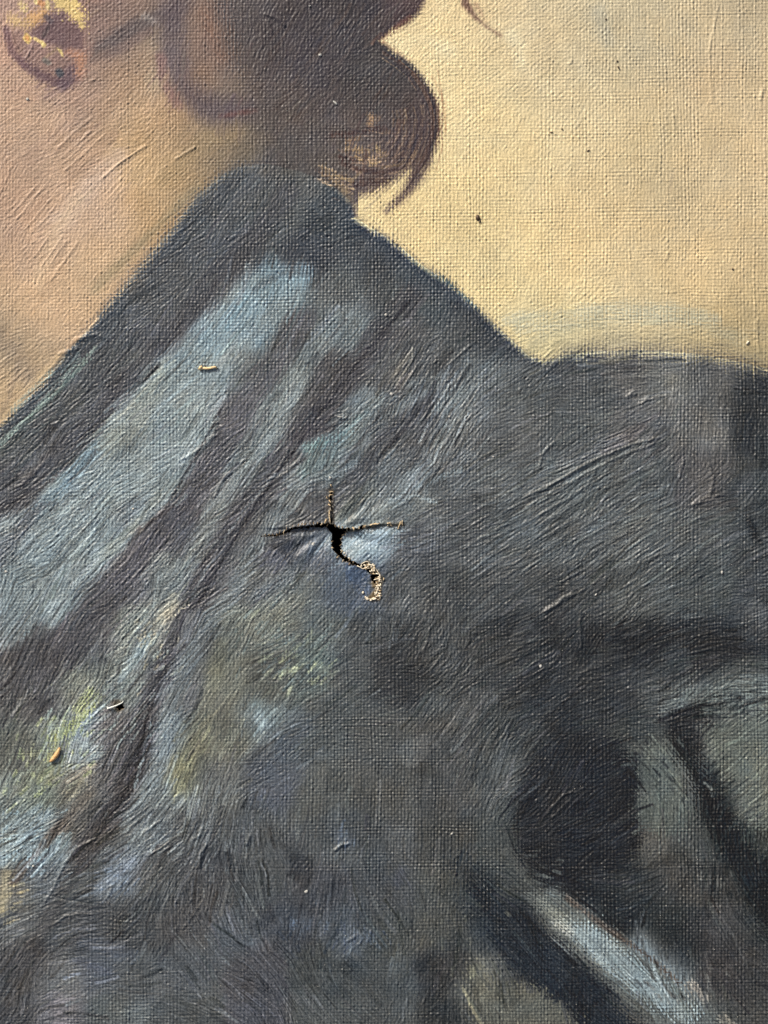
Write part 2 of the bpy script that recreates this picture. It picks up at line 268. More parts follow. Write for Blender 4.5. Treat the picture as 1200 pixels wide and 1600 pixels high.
GOWN = [(400,270,80,82,84),(330,330,74,80,86),(430,330,75,81,87),(520,340,64,72,82),(270,410,76,81,87),(370,400,74,78,88),(480,400,64,70,82),(600,400,70,75,83),(660,420,72,80,86),(460,290,80,82,84),
 (220,480,80,84,88),(320,470,84,86,92),(420,450,102,128,141),(440,470,98,120,132),(520,460,87,93,96),(620,470,76,80,84),(700,470,74,82,88),(170,540,76,80,84),(250,530,80,80,88),(330,520,106,126,140),(390,500,113,137,150),(460,520,89,99,104),(540,510,96,106,112),(620,520,80,80,84),(720,520,76,80,84),(780,520,72,78,84),
 (100,610,84,90,90),(180,610,76,76,82),(240,590,121,129,127),(310,580,119,137,145),(380,590,101,107,111),(450,580,99,107,109),(520,590,76,74,78),(600,570,86,86,89),(660,570,78,80,83),(740,590,95,101,104),(820,600,84,88,90),(900,600,82,84,86),(1000,560,96,93,91),(1050,590,97,97,95),(1130,600,92,90,88),(1180,610,62,62,64),
 (30,690,86,92,90),(100,690,76,76,80),(170,680,100,112,116),(230,660,125,135,135),(300,660,122,134,136),(360,650,94,94,100),(430,640,105,113,116),(490,660,76,74,80),(560,650,96,106,112),(600,650,84,88,92),(660,660,80,82,88),(720,640,98,102,105),(800,680,89,91,93),(900,660,85,89,91),(1000,680,91,91,93),(1100,660,101,99,97),(1170,660,58,60,64),
 (30,760,80,78,84),(100,780,104,118,127),(170,750,118,131,134),(250,750,120,130,131),(320,740,92,94,100),(380,710,96,102,107),(440,730,100,108,113),(500,720,90,103,106),(560,720,91,99,104),(480,780,84,84,88),(620,740,96,104,111),(660,700,84,86,91),(720,740,90,94,97),(800,760,89,93,95),(900,760,82,88,90),(1000,740,86,90,92),(1100,740,86,84,86),(1180,760,66,70,74),
 (20,830,92,95,103),(80,850,114,127,133),(150,850,120,131,133),(230,820,92,90,97),(280,830,86,86,94),(350,820,97,97,100),(420,800,90,92,96),(430,860,78,80,91),(480,860,90,98,110),(570,850,122,138,149),(550,850,116,132,142),(560,800,100,104,99),(640,800,100,106,108),(650,850,87,91,99),(720,850,85,89,93),(800,840,83,89,93),(900,840,85,89,91),(1000,830,87,91,92),(1100,850,83,87,89),(1180,840,71,75,79),  # lit tone of the tilted flap is part of these colours
 (20,930,104,116,122),(80,920,108,118,122),(140,930,84,86,94),(200,900,94,92,98),(260,900,110,116,116),(330,900,92,92,96),(400,900,97,99,99),(460,920,98,104,104),(540,910,78,91,108),(570,910,70,84,108),(620,920,82,86,90),(700,920,75,77,79),(800,930,77,79,81),(900,930,71,73,75),(1000,920,79,83,84),(1100,920,75,81,83),(1190,950,68,72,78),
 (20,1000,84,80,84),(80,1010,77,75,81),(150,1000,92,92,94),(210,990,122,128,122),(260,980,124,124,116),(310,990,88,90,94),(360,990,107,113,107),(430,980,110,114,105),(500,1000,86,96,98),(580,1000,76,80,84),(620,1020,66,66,68),(700,1010,75,77,79),(800,1000,71,73,75),(900,1000,65,65,67),(1000,1010,55,57,61),(1100,1000,59,61,65),
 (20,1080,86,86,84),(60,1090,84,82,84),(130,1080,112,116,107),(190,1060,118,124,118),(240,1060,98,102,106),(300,1080,98,100,102),(350,1060,108,108,94),(420,1060,90,92,84),(480,1050,92,102,98),(550,1040,80,84,86),(630,1060,66,66,68),(680,1080,76,80,82),(760,1060,72,74,76),(850,1070,63,65,69),(950,1080,61,63,67),(1050,1070,71,75,77),(1150,1090,80,86,86),
 (20,1170,92,94,85),(90,1150,118,127,117),(130,1160,126,138,140),(170,1150,100,96,96),(220,1160,82,80,84),(260,1150,110,121,127),(310,1160,108,108,91),(360,1150,102,102,90),(410,1130,102,113,116),(450,1160,82,92,100),(520,1120,80,86,88),(600,1150,83,85,85),(700,1150,80,80,80),(800,1150,69,73,75),(900,1160,59,61,65),(1000,1160,62,66,67),(1030,1190,88,96,92),(1080,1130,58,58,60),(1150,1160,98,106,100),
 (20,1250,104,112,107),(60,1250,104,112,98),(120,1230,110,107,97),(170,1220,90,88,90),(210,1200,75,71,71),(250,1230,107,115,118),(280,1210,120,120,97),(340,1220,98,100,98),(420,1200,86,92,101),(430,1215,78,84,98),(500,1240,84,86,84),(600,1240,82,82,80),(700,1240,77,77,77),(780,1210,76,80,82),(850,1240,55,57,61),(950,1240,51,53,57),(1030,1240,95,101,97),(1080,1240,84,90,90),(1120,1240,52,56,56),(1180,1240,104,108,101),
 (20,1310,120,133,135),(60,1290,124,138,144),(80,1330,110,123,130),(110,1290,95,91,86),(150,1290,71,69,69),(220,1290,98,104,107),(300,1290,91,95,98),(400,1310,81,85,89),(520,1310,79,85,91),(600,1320,77,81,85),(700,1320,75,75,73),(780,1310,73,77,77),(850,1320,53,53,57),(950,1310,51,51,55),(1020,1330,84,82,77),(1080,1320,78,80,78),(1130,1300,60,65,64),(1180,1320,62,66,62),
 (20,1400,110,105,95),(70,1370,92,98,104),(130,1370,79,81,83),(180,1370,102,111,122),(250,1380,81,83,85),(320,1370,79,79,83),(400,1380,74,78,82),(500,1390,70,72,80),(600,1390,73,77,83),(700,1390,75,77,75),(760,1390,64,70,74),(820,1380,71,75,75),(900,1380,51,53,57),(1000,1370,57,59,61),(1060,1370,72,70,68),(1130,1380,62,62,62),(1180,1370,46,50,52),
 (20,1450,87,89,91),(80,1440,81,83,87),(150,1450,77,79,85),(200,1440,73,75,79),(300,1430,79,77,79),(360,1460,79,85,94),(450,1440,67,71,81),(550,1450,71,80,92),(600,1460,75,79,79),(700,1450,77,77,73),(760,1440,59,65,71),(820,1440,55,59,67),(860,1430,92,94,89),(900,1460,110,118,118),(960,1440,52,54,56),(1050,1450,56,58,58),(1130,1440,71,69,69),(1190,1420,57,59,59),
 (20,1540,75,75,79),(40,1500,79,75,77),(90,1530,97,99,103),(160,1510,79,85,97),(200,1530,85,89,93),(300,1510,81,85,91),(400,1520,76,76,84),(500,1520,71,75,77),(600,1540,75,81,85),(700,1520,65,65,67),(740,1540,98,98,89),(800,1540,84,84,80),(830,1500,55,60,69),(900,1530,53,57,63),(940,1500,104,108,106),(1000,1500,116,128,134),(1040,1520,118,130,136),(1060,1490,55,57,59),(1130,1520,67,65,67),(1190,1530,69,67,67),
 (20,1590,73,73,79),(90,1585,102,99,104),(180,1585,86,92,94),(300,1590,80,84,87),(400,1590,77,77,86),(500,1590,75,79,81),(600,1590,77,81,83),(700,1590,61,63,65),(760,1590,91,91,84),(850,1590,83,83,78),(930,1590,57,59,63),(1000,1585,83,83,80),(1060,1590,103,112,116),(1120,1590,84,86,84),(1190,1590,73,71,69)]

def poly_sd(pts):
    """signed distance to a closed polygon (negative inside), on a cropped window"""
    p = np.array(pts, dtype=np.float32)
    d = np.full(GX.shape, 1e9, np.float32); ins = np.zeros(GX.shape, bool)
    n = len(p)
    for i in range(n):
        a, b = p[i], p[(i + 1) % n]; e = b - a
        t = np.clip(((GX - a[0]) * e[0] + (GY - a[1]) * e[1]) / (e @ e + 1e-9), 0, 1)
        q = (GX - a[0] - t * e[0]) ** 2 + (GY - a[1] - t * e[1]) ** 2
        d = np.minimum(d, q)
        if a[1] != b[1]:
            c = ((a[1] > GY) != (b[1] > GY)) & (GX < (b[0] - a[0]) * (GY - a[1]) / (b[1] - a[1]) + a[0])
            ins ^= c
    d = np.sqrt(d); return np.where(ins, -d, d)
WOB = (fbm(26, 71) - .5) * 9 + (noise(5, 72) - .5) * 2.5
def crop(pts, m):
    x = [p[0] for p in pts]; y = [p[1] for p in pts]
    j0 = max(0, int((min(x) - m - X0) / STEP)); j1 = min(W, int((max(x) + m - X0) / STEP) + 1)
    i0 = max(0, int((min(y) - m - Y0) / STEP)); i1 = min(H, int((max(y) + m - Y0) / STEP) + 1)
    return slice(i0, i1), slice(j0, j1)
def stroke(img, pts, w, col, op=1.0, soft=.5, dry=0.3, taper=False, wob=1.0):
    """a brush mark; w = half width, soft = share of w that fades, dry = how far it catches only on ridges"""
    sl = crop(pts, w * 2.2 + 6)
    x, y = GX[sl], GY[sl]
    if x.size == 0: return
    best = np.full(x.shape, 1e9, np.float32); L = 0; tot = sum(math.dist(pts[i], pts[i + 1]) for i in range(len(pts) - 1)) or 1
    for i in range(max(1, len(pts) - 1)):
        a = np.array(pts[i], dtype=np.float32); b = np.array(pts[min(i + 1, len(pts) - 1)], dtype=np.float32); e = b - a
        t = np.clip(((x - a[0]) * e[0] + (y - a[1]) * e[1]) / (e @ e + 1e-9), 0, 1)
        q = np.sqrt((x - a[0] - t * e[0]) ** 2 + (y - a[1] - t * e[1]) ** 2)
        if taper:
            sl_ = math.dist(pts[i], pts[min(i + 1, len(pts) - 1)])
            f = (L + t * sl_) / tot; q = q + w * .85 * f; L += sl_
        best = np.minimum(best, q)
    d = best + WOB[sl] * wob * min(1, w / 12) + dry * w * .35 * (-bristle[sl] * .5 - weaveN[sl] * .5)
    m = op * (1 - smooth(w * (1 - soft), w * (1 + soft * .5), d))
    if dry > .5:
        m = m * smooth(-.9, .5, (weaveN[sl] + bristle[sl] * .7) + (1 - d / w) * 1.2)
    img[sl] = img[sl] * (1 - m[..., None]) + np.array(col, dtype=np.float32) * m[..., None]
def patch(img, pts, col, op=1.0, soft=6, dry=0.4, mask=None):
    sl = crop(pts, soft * 3 + 8)
    global GX, GY
    gx_, gy_ = GX, GY; GX, GY = gx_[sl], gy_[sl]
    d = poly_sd(pts); GX, GY = gx_, gy_
    d = d + WOB[sl] * min(1, soft / 5) + dry * soft * (-bristle[sl] * .5 - weaveN[sl] * .6)
    if dry > 1: d = d + (noise(7, 301)[sl] - .5) * soft * 2.2; soft = soft * .35
    m = op * (1 - smooth(-soft, soft, d))
    img[sl] = img[sl] * (1 - m[..., None]) + np.array(col, dtype=np.float32) * m[..., None]
    return m

back = region(BACK, 62) ; skin = region(SKIN, 36); hair = region(HAIR, 30); gown = region(GOWN, 20)

# --- backdrop marks
for a in (((790,500),(880,489),(960,481),(1050,483),(1115,500)), ((812,514),(900,505),(1000,494),(1080,503))):
    stroke(back, a, 11, (172,170,150), .6, .8, .9)
stroke(back, ((830,535),(870,518),(940,505)), 10, (166,160,134), .45, .8, .9)
stroke(back, ((1040,488),(1090,510),(1160,530)), 12, (168,160,134), .5, .8, .9)
stroke(back, ((935,20),(950,60)), 16, (174,166,146), .5, .9, .4)
stroke(back, ((612,70),(660,62),(700,80)), 14, (226,208,168), .5, .9, .5)
stroke(back, ((800,55),(815,75),(812,100)), 12, (214,200,166), .6, .9, .5)
stroke(back, ((880,545),(960,528),(1060,532),(1180,560)), 16, (150,138,112), .55, .9, .7)
stroke(back, ((722,-20),(728,6),(742,25),(760,42),(782,56)), 9, (112,86,74), .95, .7, .4, taper=True)
stroke(back, ((744,8),(758,32),(770,46)), 5, (150,118,96), .5, .8, .4, taper=True)
for x_, y_, c_, r_ in ((700,200,(226,204,160),45),(800,260,(216,194,150),60),(1110,130,(184,160,128),40),(1000,240,(190,170,132),50),(880,420,(222,196,150),45),(1080,430,(212,184,140),40)):
    stroke(back, ((x_, y_),(x_+r_*.4, y_-r_*.6)), r_, c_, .45, 1.0, .3)
# --- neck and shoulder marks
for a, w, c, o in ((((95,345),(150,280),(185,245)),20,(196,170,148),.6), (((60,440),(90,360),(120,310)),12,(204,176,142),.5), (((180,210),(140,250),(110,275)),9,(158,130,108),.5),
        (((85,240),(160,180),(220,120)),8,(152,124,100),.5), (((30,260),(110,190),(150,150)),9,(160,132,112),.4), (((20,370),(70,310)),10,(158,128,106),.4), (((240,130),(270,100),(262,60)),18,(170,152,128),.6),
        (((255,280),(330,215),(370,200)),18,(160,136,100),.4), (((310,290),(260,340),(200,400),(150,450)),10,(150,132,102),.7), (((0,525),(35,560),(50,600)),16,(142,124,104),.6),
        (((0,665),(45,610),(90,560)),9,(206,178,138),.6), (((20,140),(120,150)),16,(170,138,118),.5), (((30,560),(15,620),(0,650)),5,(140,122,102),.5)):
    stroke(skin, a, w, c, o, .9, .5)
stroke(skin, ((150,75),(195,55),(235,30),(275,18)), 17, (98,86,84), .9, .7, .5)
stroke(skin, ((150,20),(210,12),(270,-10)), 16, (122,102,94), .7, .9, .5)
stroke(skin, ((145,95),(190,75),(235,48)), 8, (120,100,92), .8, .8, .5)
stroke(skin, ((226,26),(244,34)), 7, (170,160,150), .6, .9, .9)
stroke(skin, ((145,20),(143,60),(140,95)), 7, (132,108,98), .6, .9, .4)
stroke(skin, ((280,-15),(268,40),(268,90),(284,135),(312,162),(348,176),(392,168)), 26, (88,76,80), .8, .95, .5)
stroke(skin, ((250,90),(256,130),(280,165)), 9, (128,96,92), .6, .9, .5)
stroke(skin, ((345,182),(400,172)), 5, (104,70,66), .7, .9, .5)
stroke(skin, ((322,20),(335,60),(350,90)), 13, (138,104,86), .6, .95, .7)
# --- earring
ear = []
def ering(img):
    patch(img, ((14,60),(40,24),(75,14),(108,18),(134,44),(138,90),(128,120),(100,134),(70,122),(38,100),(18,84)), (136,108,100), .6, 9, .8)
    stroke(img, ((112,60),(120,100),(104,120)), 12, (164,124,102), .3, .9, .9)
    patch(img, ((44,46),(70,22),(100,22),(126,44),(128,74),(100,78),(78,66),(58,58)), (108,84,84), .9, 6, .4)
    patch(img, ((30,92),(60,104),(86,118),(108,130),(92,136),(60,124),(34,108)), (104,80,82), .9, 6, .5)
    stroke(img, ((10,45),(18,80),(40,104)), 6, (112,84,86), .6, .9, .5)
    stroke(img, ((100,128),(116,110)), 13, (98,78,84), .7, .8, .4)
    stroke(img, ((126,90),(124,112)), 11, (192,140,108), .7, .9, .6)
    stroke(img, ((108,82),(122,88)), 9, (170,124,100), .6, .9, .6)
    stroke(img, ((50,30),(66,22)), 12, (206,160,104), .75, .9, .7)
    stroke(img, ((20,30),(40,40)), 12, (206,172,118), .6, .9, .7)
    patch(img, ((84,-14),(116,-14),(126,10),(131,26),(128,44),(114,30),(98,20),(88,8)), (214,186,122), .8, 5, 1.1)
    stroke(img, ((34,8),(38,14)), 7, (206,182,124), .7, .7, .6)
    for x_, y_ in ((56,2),(74,4),(74,10)): stroke(img, ((x_, y_),(x_+1, y_+2)), 4, (212,188,130), .7, .6, .3, wob=.3)
    stroke(img, ((62,4),(67,6)), 4.5, (190,136,92), .8, .6, .3, wob=.3)
    stroke(img, ((41,54),(47,60),(44,66),(38,60),(41,54)), 3.2, (220,186,112), .8, .5, .2, wob=.2)
    stroke(img, ((42,58),(43,61)), 3.4, (196,138,82), .8, .5, .2, wob=.2)
    stroke(img, ((54,60),(62,65),(70,70)), 3, (216,188,124), .8, .5, .3, wob=.3)
    stroke(img, ((66,66),(68,72)), 3, (216,190,126), .8, .5, .3, wob=.3)
    patch(img, ((89,75),(97,78),(99,89),(95,86)), (220,196,124), .8, 1.6, .3)
    stroke(img, ((92,112),(94,115)), 6.5, (74,74,80), .95, .5, .3, wob=.3)
    stroke(img, ((70,94),(76,98)), 5, (112,104,96), .8, .6, .3, wob=.3)
    stroke(img, ((68,56),(76,42)), 3.5, (80,66,66), .7, .6, .3)
    stroke(img, ((72,26),(80,34)), 4, (84,70,74), .8, .6, .3)
# --- hair marks
def hairmarks(img):
    stroke(img, ((668,110),(684,150),(690,190),(684,225)), 7, (106,80,70), .7, .8, .5)
    stroke(img, ((640,30),(618,46),(598,62)), 7, (112,80,70), .7, .8, .5)
    for a, w, c, o in ((((575,192),(590,184)),5,(140,118,98),.5),(((580,196),(578,180)),5,(170,140,108),.6),(((560,245),(585,252),(600,246)),8,(184,156,116),.8),(((590,232),(596,244)),6,(170,146,110),.7),
        (((545,220),(560,214)),6,(150,122,96),.6),(((545,232),(575,236)),7,(158,134,104),.7),(((625,258),(646,238)),7,(162,136,104),.7),(((596,262),(640,254)),4,(150,126,98),.6),(((504,272),(530,276),(548,284)),6,(158,138,108),.8),
        (((520,296),(500,284)),6,(128,110,88),.7),(((600,205),(635,212)),6,(124,102,84),.5)):
        stroke(img, a, w, c, o, .8, 1.0)
    for a, w in ((((535,254),(560,266),(595,270),(632,262)),5.5),(((520,210),(560,208),(600,200)),6),(((545,292),(575,284),(606,282)),8),(((640,230),(620,252)),5),(((530,245),(555,250)),4)):
        stroke(img, a, w, (80,64,62), .85, .8, .6)
    stroke(img, ((455,40),(470,20),(500,-10)), 6, (66,60,62), .6, .9, .5)
    # --- gown marks (folds)
LB = (118,137,144)
G = [(((600,620),(540,680),(470,700)),11,(104,116,120),.5),
 
 (((700,585),(640,600)),9,(112,122,126),.5),(((640,555),(610,590)),5,(116,112,104),.6),(((640,790),(600,780),(560,800)),10,(110,120,124),.5),
 (((160,1290),(110,1370),(60,1470),(20,1560)),15,(78,72,70),.5),
 (((265,1130),(250,1200),(220,1250)),12,(116,128,134),.6),
 (((255,965),(275,945)),8,(150,142,122),.6),(((225,1010),(200,1045)),8,(128,142,146),.6),(((150,1180),(120,1150),(140,1120)),11,(134,148,152),.6),
 (((345,1010),(335,1060),(310,1150),(285,1220)),16,(116,114,90),.45),(((380,990),(440,950),(470,935)),14,(124,124,110),.5),
 (((290,1190),(280,1230)),15,(126,124,94),.6),(((95,1200),(70,1215)),15,(130,132,100),.6),(((70,1195),(30,1230)),12,(112,114,92),.5),
 (((0,1345),(30,1310),(75,1270)),10,(130,148,156),.6),(((45,1350),(80,1320),(100,1318)),9,(128,148,158),.7),(((20,1290),(60,1262)),6,(128,144,148),.5),(((30,1330),(60,1290)),4,(70,76,80),.6),
 (((0,1420),(12,1370)),12,(156,142,110),.7),(((100,1280),(60,1330),(20,1380)),7,(96,82,74),.6),(((140,1240),(100,1290)),10,(112,98,84),.5),
 (((150,1392),(190,1360),(205,1345)),10,(110,120,134),.5),(((280,1250),(310,1256)),12,(124,134,134),.5),
 (((85,1560),(95,1600)),14,(116,108,112),.6),(((130,1470),(200,1490)),14,(80,88,106),.4),(((120,1500),(170,1520)),9,(78,84,102),.5),
 (((430,1210),(440,1170),(470,1140)),16,(74,84,100),.4),(((403,1118),(412,1132)),5,(160,176,180),.8),(((400,1100),(430,1120)),14,(104,122,126),.5),
 (((440,1050),(480,1040),(522,1050)),5,(140,148,122),.6),(((450,1085),(456,1070)),4,(146,150,124),.7),(((470,1020),(520,1035)),16,(86,104,104),.4),(((490,1000),(500,1030)),12,(92,108,98),.4),
 (((425,870),(470,865),(520,880)),16,(78,84,104),.4),(((500,850),(450,900),(400,930)),10,(104,112,120),.4),(((560,880),(520,875),(490,860)),10,(92,106,124),.5),
 (((1190,1060),(1100,1075),(1040,1110)),10,(104,114,114),.5),(((600,1040),(650,1060),(640,1090)),24,(62,61,63),.6),(((1158,605),(1172,640),(1188,700)),20,(58,60,64),.4),(((1196,690),(1190,760),(1204,820)),14,(54,60,64),.45),
 (((1010,575),(1050,590)),16,(112,110,102),.5),(((1060,640),(1120,680)),26,(104,100,96),.4),(((960,690),(1000,670)),12,(104,92,90),.4),(((880,720),(940,700)),16,(100,98,100),.35),
 (((1170,810),(1185,848)),7,(54,56,60),.8),(((1180,950),(1200,970)),14,(84,88,94),.6),(((1000,1010),(1060,990),(1140,1010)),20,(52,53,57),.5),
 (((530,1305),(548,1312)),12,(80,90,106),.5),(((620,1380),(628,1360)),10,(68,76,96),.5),(((470,1440),(480,1445)),14,(78,88,106),.5),(((545,1470),(580,1460)),12,(82,92,106),.4),(((455,1330),(470,1400)),26,(70,70,74),.4),
 (((1090,1450),(1130,1500),(1150,1560)),26,(72,68,70),.4),(((1035,1350),(1090,1400)),20,(74,70,66),.4)]

# ---- drag the folds along the brush direction, then crisp marks on top
gown[:] = gown
stroke(gown, ((400,262),(330,340),(260,430),(190,520),(110,610),(40,690),(-20,750)), 42, (77,79,86), .6, .6, .4)
stroke(gown, ((450,300),(400,370),(330,440),(280,510),(220,575),(170,630),(120,680),(60,735),(-10,790)), 20, (73,73,81), .75, .5, .5)
patch(gown, ((396,425),(482,424),(480,462),(444,500),(402,532),(358,600),(335,647),(310,702),(282,760),(247,810),(190,862),(152,902),(124,943),(84,982),(34,1009),(-30,1020),(-30,830),(0,812),(40,793),(77,750),(117,710),(160,667),(200,617),(233,573),(267,543),(310,503),(347,467),(370,443)), (117,130,134), .72, 9, .6)
for a, w, c, o in ((((470,432),(420,450),(370,500),(330,540)),22,(112,140,155),.75),(((340,520),(300,560),(270,590)),22,(118,138,146),.6),(((250,590),(220,640),(170,700)),18,(128,134,126),.6),(((300,620),(240,700),(200,760)),20,(124,136,138),.5),
    (((150,700),(110,745),(60,800)),11,(102,126,140),.75),(((200,740),(120,810),(40,900)),20,(116,132,138),.5),(((60,790),(20,840),(-10,880)),12,(98,104,116),.6),(((150,830),(80,910),(20,980)),16,(112,126,132),.5),(((250,770),(200,830),(160,870)),8,(126,132,126),.6),
    (((370,520),(340,580),(320,640),(290,700)),6,(128,138,140),.45),(((260,560),(225,610),(180,660)),4,(134,136,126),.5),(((50,720),(110,660),(160,615)),7,(96,96,102),.5),(((20,760),(70,715)),6,(92,84,84),.6),
    (((476,500),(440,560),(405,600),(372,650),(346,700),(312,760),(270,812),(222,862),(180,920),(130,980),(70,1040),(-10,1085)),21,(86,84,93),.85),(((300,780),(240,845),(190,910)),12,(78,77,88),.7),(((215,830),(262,795)),4,(96,84,84),.6),
    (((160,960),(100,1020),(30,1060)),24,(80,75,79),.7),(((60,1000),(20,1050),(-10,1100)),26,(80,77,80),.6),
    (((535,498),(480,565),(442,622),(405,680),(372,732),(335,800),(310,850),(272,930),(240,972),(200,1050),(150,1105),(95,1175)),17,(109,117,119),.8),(((470,600),(430,670),(400,720)),8,(120,130,134),.6),(((275,930),(252,962),(235,990)),8,(142,138,122),.7),(((232,1000),(205,1035),(190,1060)),7,(132,148,152),.7),
    (((345,790),(310,840),(290,880)),6,(126,130,126),.5),(((420,640),(380,700)),5,(88,90,96),.5),
    (((645,458),(592,520),(540,590),(500,640),(460,692),(420,750),(382,800),(347,860),(312,920),(286,970),(252,1050),(232,1120),(212,1200),(168,1282),(128,1335)),19,(75,73,81),.88),(((600,520),(540,600),(490,660),(460,700)),17,(72,69,76),.7),(((470,690),(420,770),(380,820)),8,(68,66,74),.5),
    (((232,1110),(214,1190),(180,1260),(142,1320)),14,(70,64,65),.7),
    (((580,620),(535,690),(492,735),(446,790),(402,850),(372,910),(322,980),(292,1040),(262,1130),(235,1225)),15,(104,113,117),.75),(((545,680),(510,715),(480,735)),12,(98,118,122),.6),(((540,720),(480,790),(440,830)),6,(114,120,122),.5),(((300,960),(280,1020),(255,1090)),8,(112,118,124),.6),
    (((500,780),(450,830),(400,880)),9,(88,88,94),.5),(((705,585),(650,642),(600,690),(560,742),(506,800)),15,(75,77,86),.85),(((650,640),(620,668)),9,(66,68,76),.6),
    (((770,572),(722,620),(690,690),(650,742),(592,792)),20,(101,109,113),.7),(((660,740),(610,775),(570,800)),14,(112,122,127),.6),(((690,600),(650,622),(620,640)),8,(108,118,122),.6),(((745,590),(700,670),(670,730)),5,(124,131,133),.5),(((720,575),(690,640)),5,(80,82,86),.6),
    (((455,500),(420,560),(390,590)),12,(86,86,92),.7),(((560,500),(520,510),(545,530)),14,(96,108,114),.7),(((500,440),(560,470),(620,500)),14,(80,84,88),.5),(((640,400),(700,470),(760,540)),20,(70,75,82),.6)):
    stroke(gown, a, w, c, o, .4, .7)
for a, w, c, o in ((((790,985),(900,1000),(1000,1010),(1100,1005),(1220,1010)),36,(48,49,53),.7),(((1000,980),(1100,960),(1210,930)),14,(62,66,70),.4),(((850,1010),(880,1100),(900,1190)),75,(51,52,56),.62),(((760,1030),(820,1110),(850,1180)),40,(56,57,60),.45),(((620,1020),(660,1050),(720,1080)),26,(58,58,60),.55),(((960,1050),(1080,1050)),20,(56,58,62),.4),(((700,1110),(780,1170),(810,1230)),12,(84,90,92),.35),
    (((870,930),(900,985),(960,1020)),22,(58,58,61),.5),(((1120,600),(1160,650)),10,(74,74,76),.4),(((700,780),(760,800),(740,830)),18,(70,73,78),.45),(((660,870),(700,960)),22,(70,71,74),.4)):
    stroke(gown, a, w, c, o, .9, .8)
for a, w, c, o in G: stroke(gown, a, w, c, o, .7, .5)
gown = np.where((GX < 820)[..., None] & (GY < 1330)[..., None], lic(gown, 5, 1.3), lic(gown, 3, 1.2))
_l = gown.mean(-1, keepdims=True); gown = _l + (gown - _l) * .72
for a, w, c, o in ((((240,572),(205,612),(160,662),(115,714),(75,752),(40,792)),3,(60,62,68),.6),(((232,580),(190,630),(140,690)),2,(140,146,142),.5),(((345,640),(318,692),(288,745),(256,798),(200,850)),2.6,(66,66,72),.6),(((352,610),(330,655),(300,712)),2.2,(138,146,148),.4),
    (((640,470),(575,545),(520,618),(470,690),(425,752),(385,812),(345,880),(310,942)),2.6,(54,53,60),.6),(((430,740),(380,800),(345,850),(300,930)),2,(122,128,130),.4),(((232,1112),(214,1190),(200,1232),(165,1292)),3.5,(54,50,52),.7),(((236,1130),(222,1190),(210,1230)),2.5,(122,132,136),.6),
    (((600,640),(555,700),(510,770)),2.5,(60,62,68),.5),(((690,600),(640,660),(585,720)),2.5,(60,62,68),.5),(((715,580),(680,640),(655,690)),2,(136,142,144),.5),(((758,575),(735,640),(700,710)),2,(134,140,142),.4),(((735,570),(690,650),(640,730)),2,(66,68,72),.5),
    (((480,426),(440,428),(415,440),(395,452)),6,(70,78,86),.3),(((500,545),(455,600),(420,655)),2.2,(126,134,136),.4),(((540,500),(480,570)),2.2,(68,70,74),.5),(((150,545),(90,612),(20,690),(-10,716)),6,(72,80,80),.5),(((125,560),(60,635),(0,700)),3,(122,132,126),.6),
    (((0,740),(60,690),(120,630),(190,560),(240,500)),3,(62,62,70),.4),(((20,1120),(90,1060),(150,1000)),3,(66,64,68),.4),(((640,890),(610,930),(600,980)),8,(74,76,80),.5),(((1010,690),(930,730),(840,775)),3,(100,104,104),.5),(((1040,720),(960,760),(860,820)),3,(60,64,66),.5),
    (((1030,770),(930,825),(820,890)),4,(98,103,104),.4),(((990,830),(900,880),(830,920)),4,(58,60,62),.4),(((1120,840),(1040,885),(960,930)),4,(96,100,100),.4),(((630,770),(690,745),(720,735)),5,(112,120,124),.5),(((655,660),(700,620),(730,560)),3,(110,116,120),.5),
    (((620,600),(640,570),(646,545)),2.2,(142,138,128),.5),(((500,700),(545,670),(560,650)),5,(104,122,126),.5),(((745,780),(790,800),(850,770)),7,(66,70,74),.4),(((700,790),(660,810),(640,850)),9,(68,72,80),.5),(((610,780),(650,775),(680,785)),3,(122,130,134),.6)):
    stroke(gown, a, w, c, o, .6, .9)
# dark mass lower right with its ragged borders
patch(gown, ((845,1170),(900,1140),(960,1160),(1000,1180),(1008,1225),(994,1250),(1010,1280),(1000,1320),(985,1350),(900,1390),(850,1385),(815,1340),(800,1280),(810,1220)), (48,49,53), .92, 12, .95)
patch(gown, ((1018,1160),(1042,1165),(1066,1210),(1085,1260),(1070,1300),(1030,1304),(1002,1290),(994,1262),(1010,1240),(998,1205),(1004,1180)), (84,90,86), .75, 8, .95)
patch(gown, ((1050,1115),(1085,1150),(1100,1200),(1130,1250),(1165,1310),(1215,1360),(1215,1460),(1175,1420),(1135,1350),(1100,1280),(1075,1210),(1045,1165)), (42,46,48), .97, 9, .95)
patch(gown, ((1090,1140),(1215,1110),(1215,1310),(1180,1290),(1150,1240),(1115,1185)), (93,98,92), .75, 14, .95)
stroke(gown, ((1062,1140),(1086,1190),(1112,1245),(1145,1312),(1180,1365),(1210,1420)), 19, (42,46,49), .92, .6, .8)
stroke(gown, ((1068,1120),(1075,1150)), 22, (52,53,56), .8, .8, .8)
stroke(gown, ((1180,1180),(1200,1260)), 22, (112,110,96), .4, .9, .6)
patch(gown, ((820,1398),(870,1392),(930,1440),(1010,1495),(1120,1590),(1150,1625),(1060,1625),(960,1560),(900,1500),(850,1450)), (96,100,98), .8, 7, .95)
patch(gown, ((880,1438),(930,1450),(1010,1510),(1090,1580),(1080,1600),(1020,1570),(950,1520),(900,1475)), (124,134,137), .85, 9, .9)
stroke(gown, ((850,1415),(880,1440)), 14, (124,124,114), .5, .9, 1.0)
patch(gown, ((712,1350),(760,1378),(830,1430),(900,1490),(960,1550),(1010,1625),(940,1625),(880,1580),(810,1525),(760,1455)), (48,52,58), .85, 15, .95)
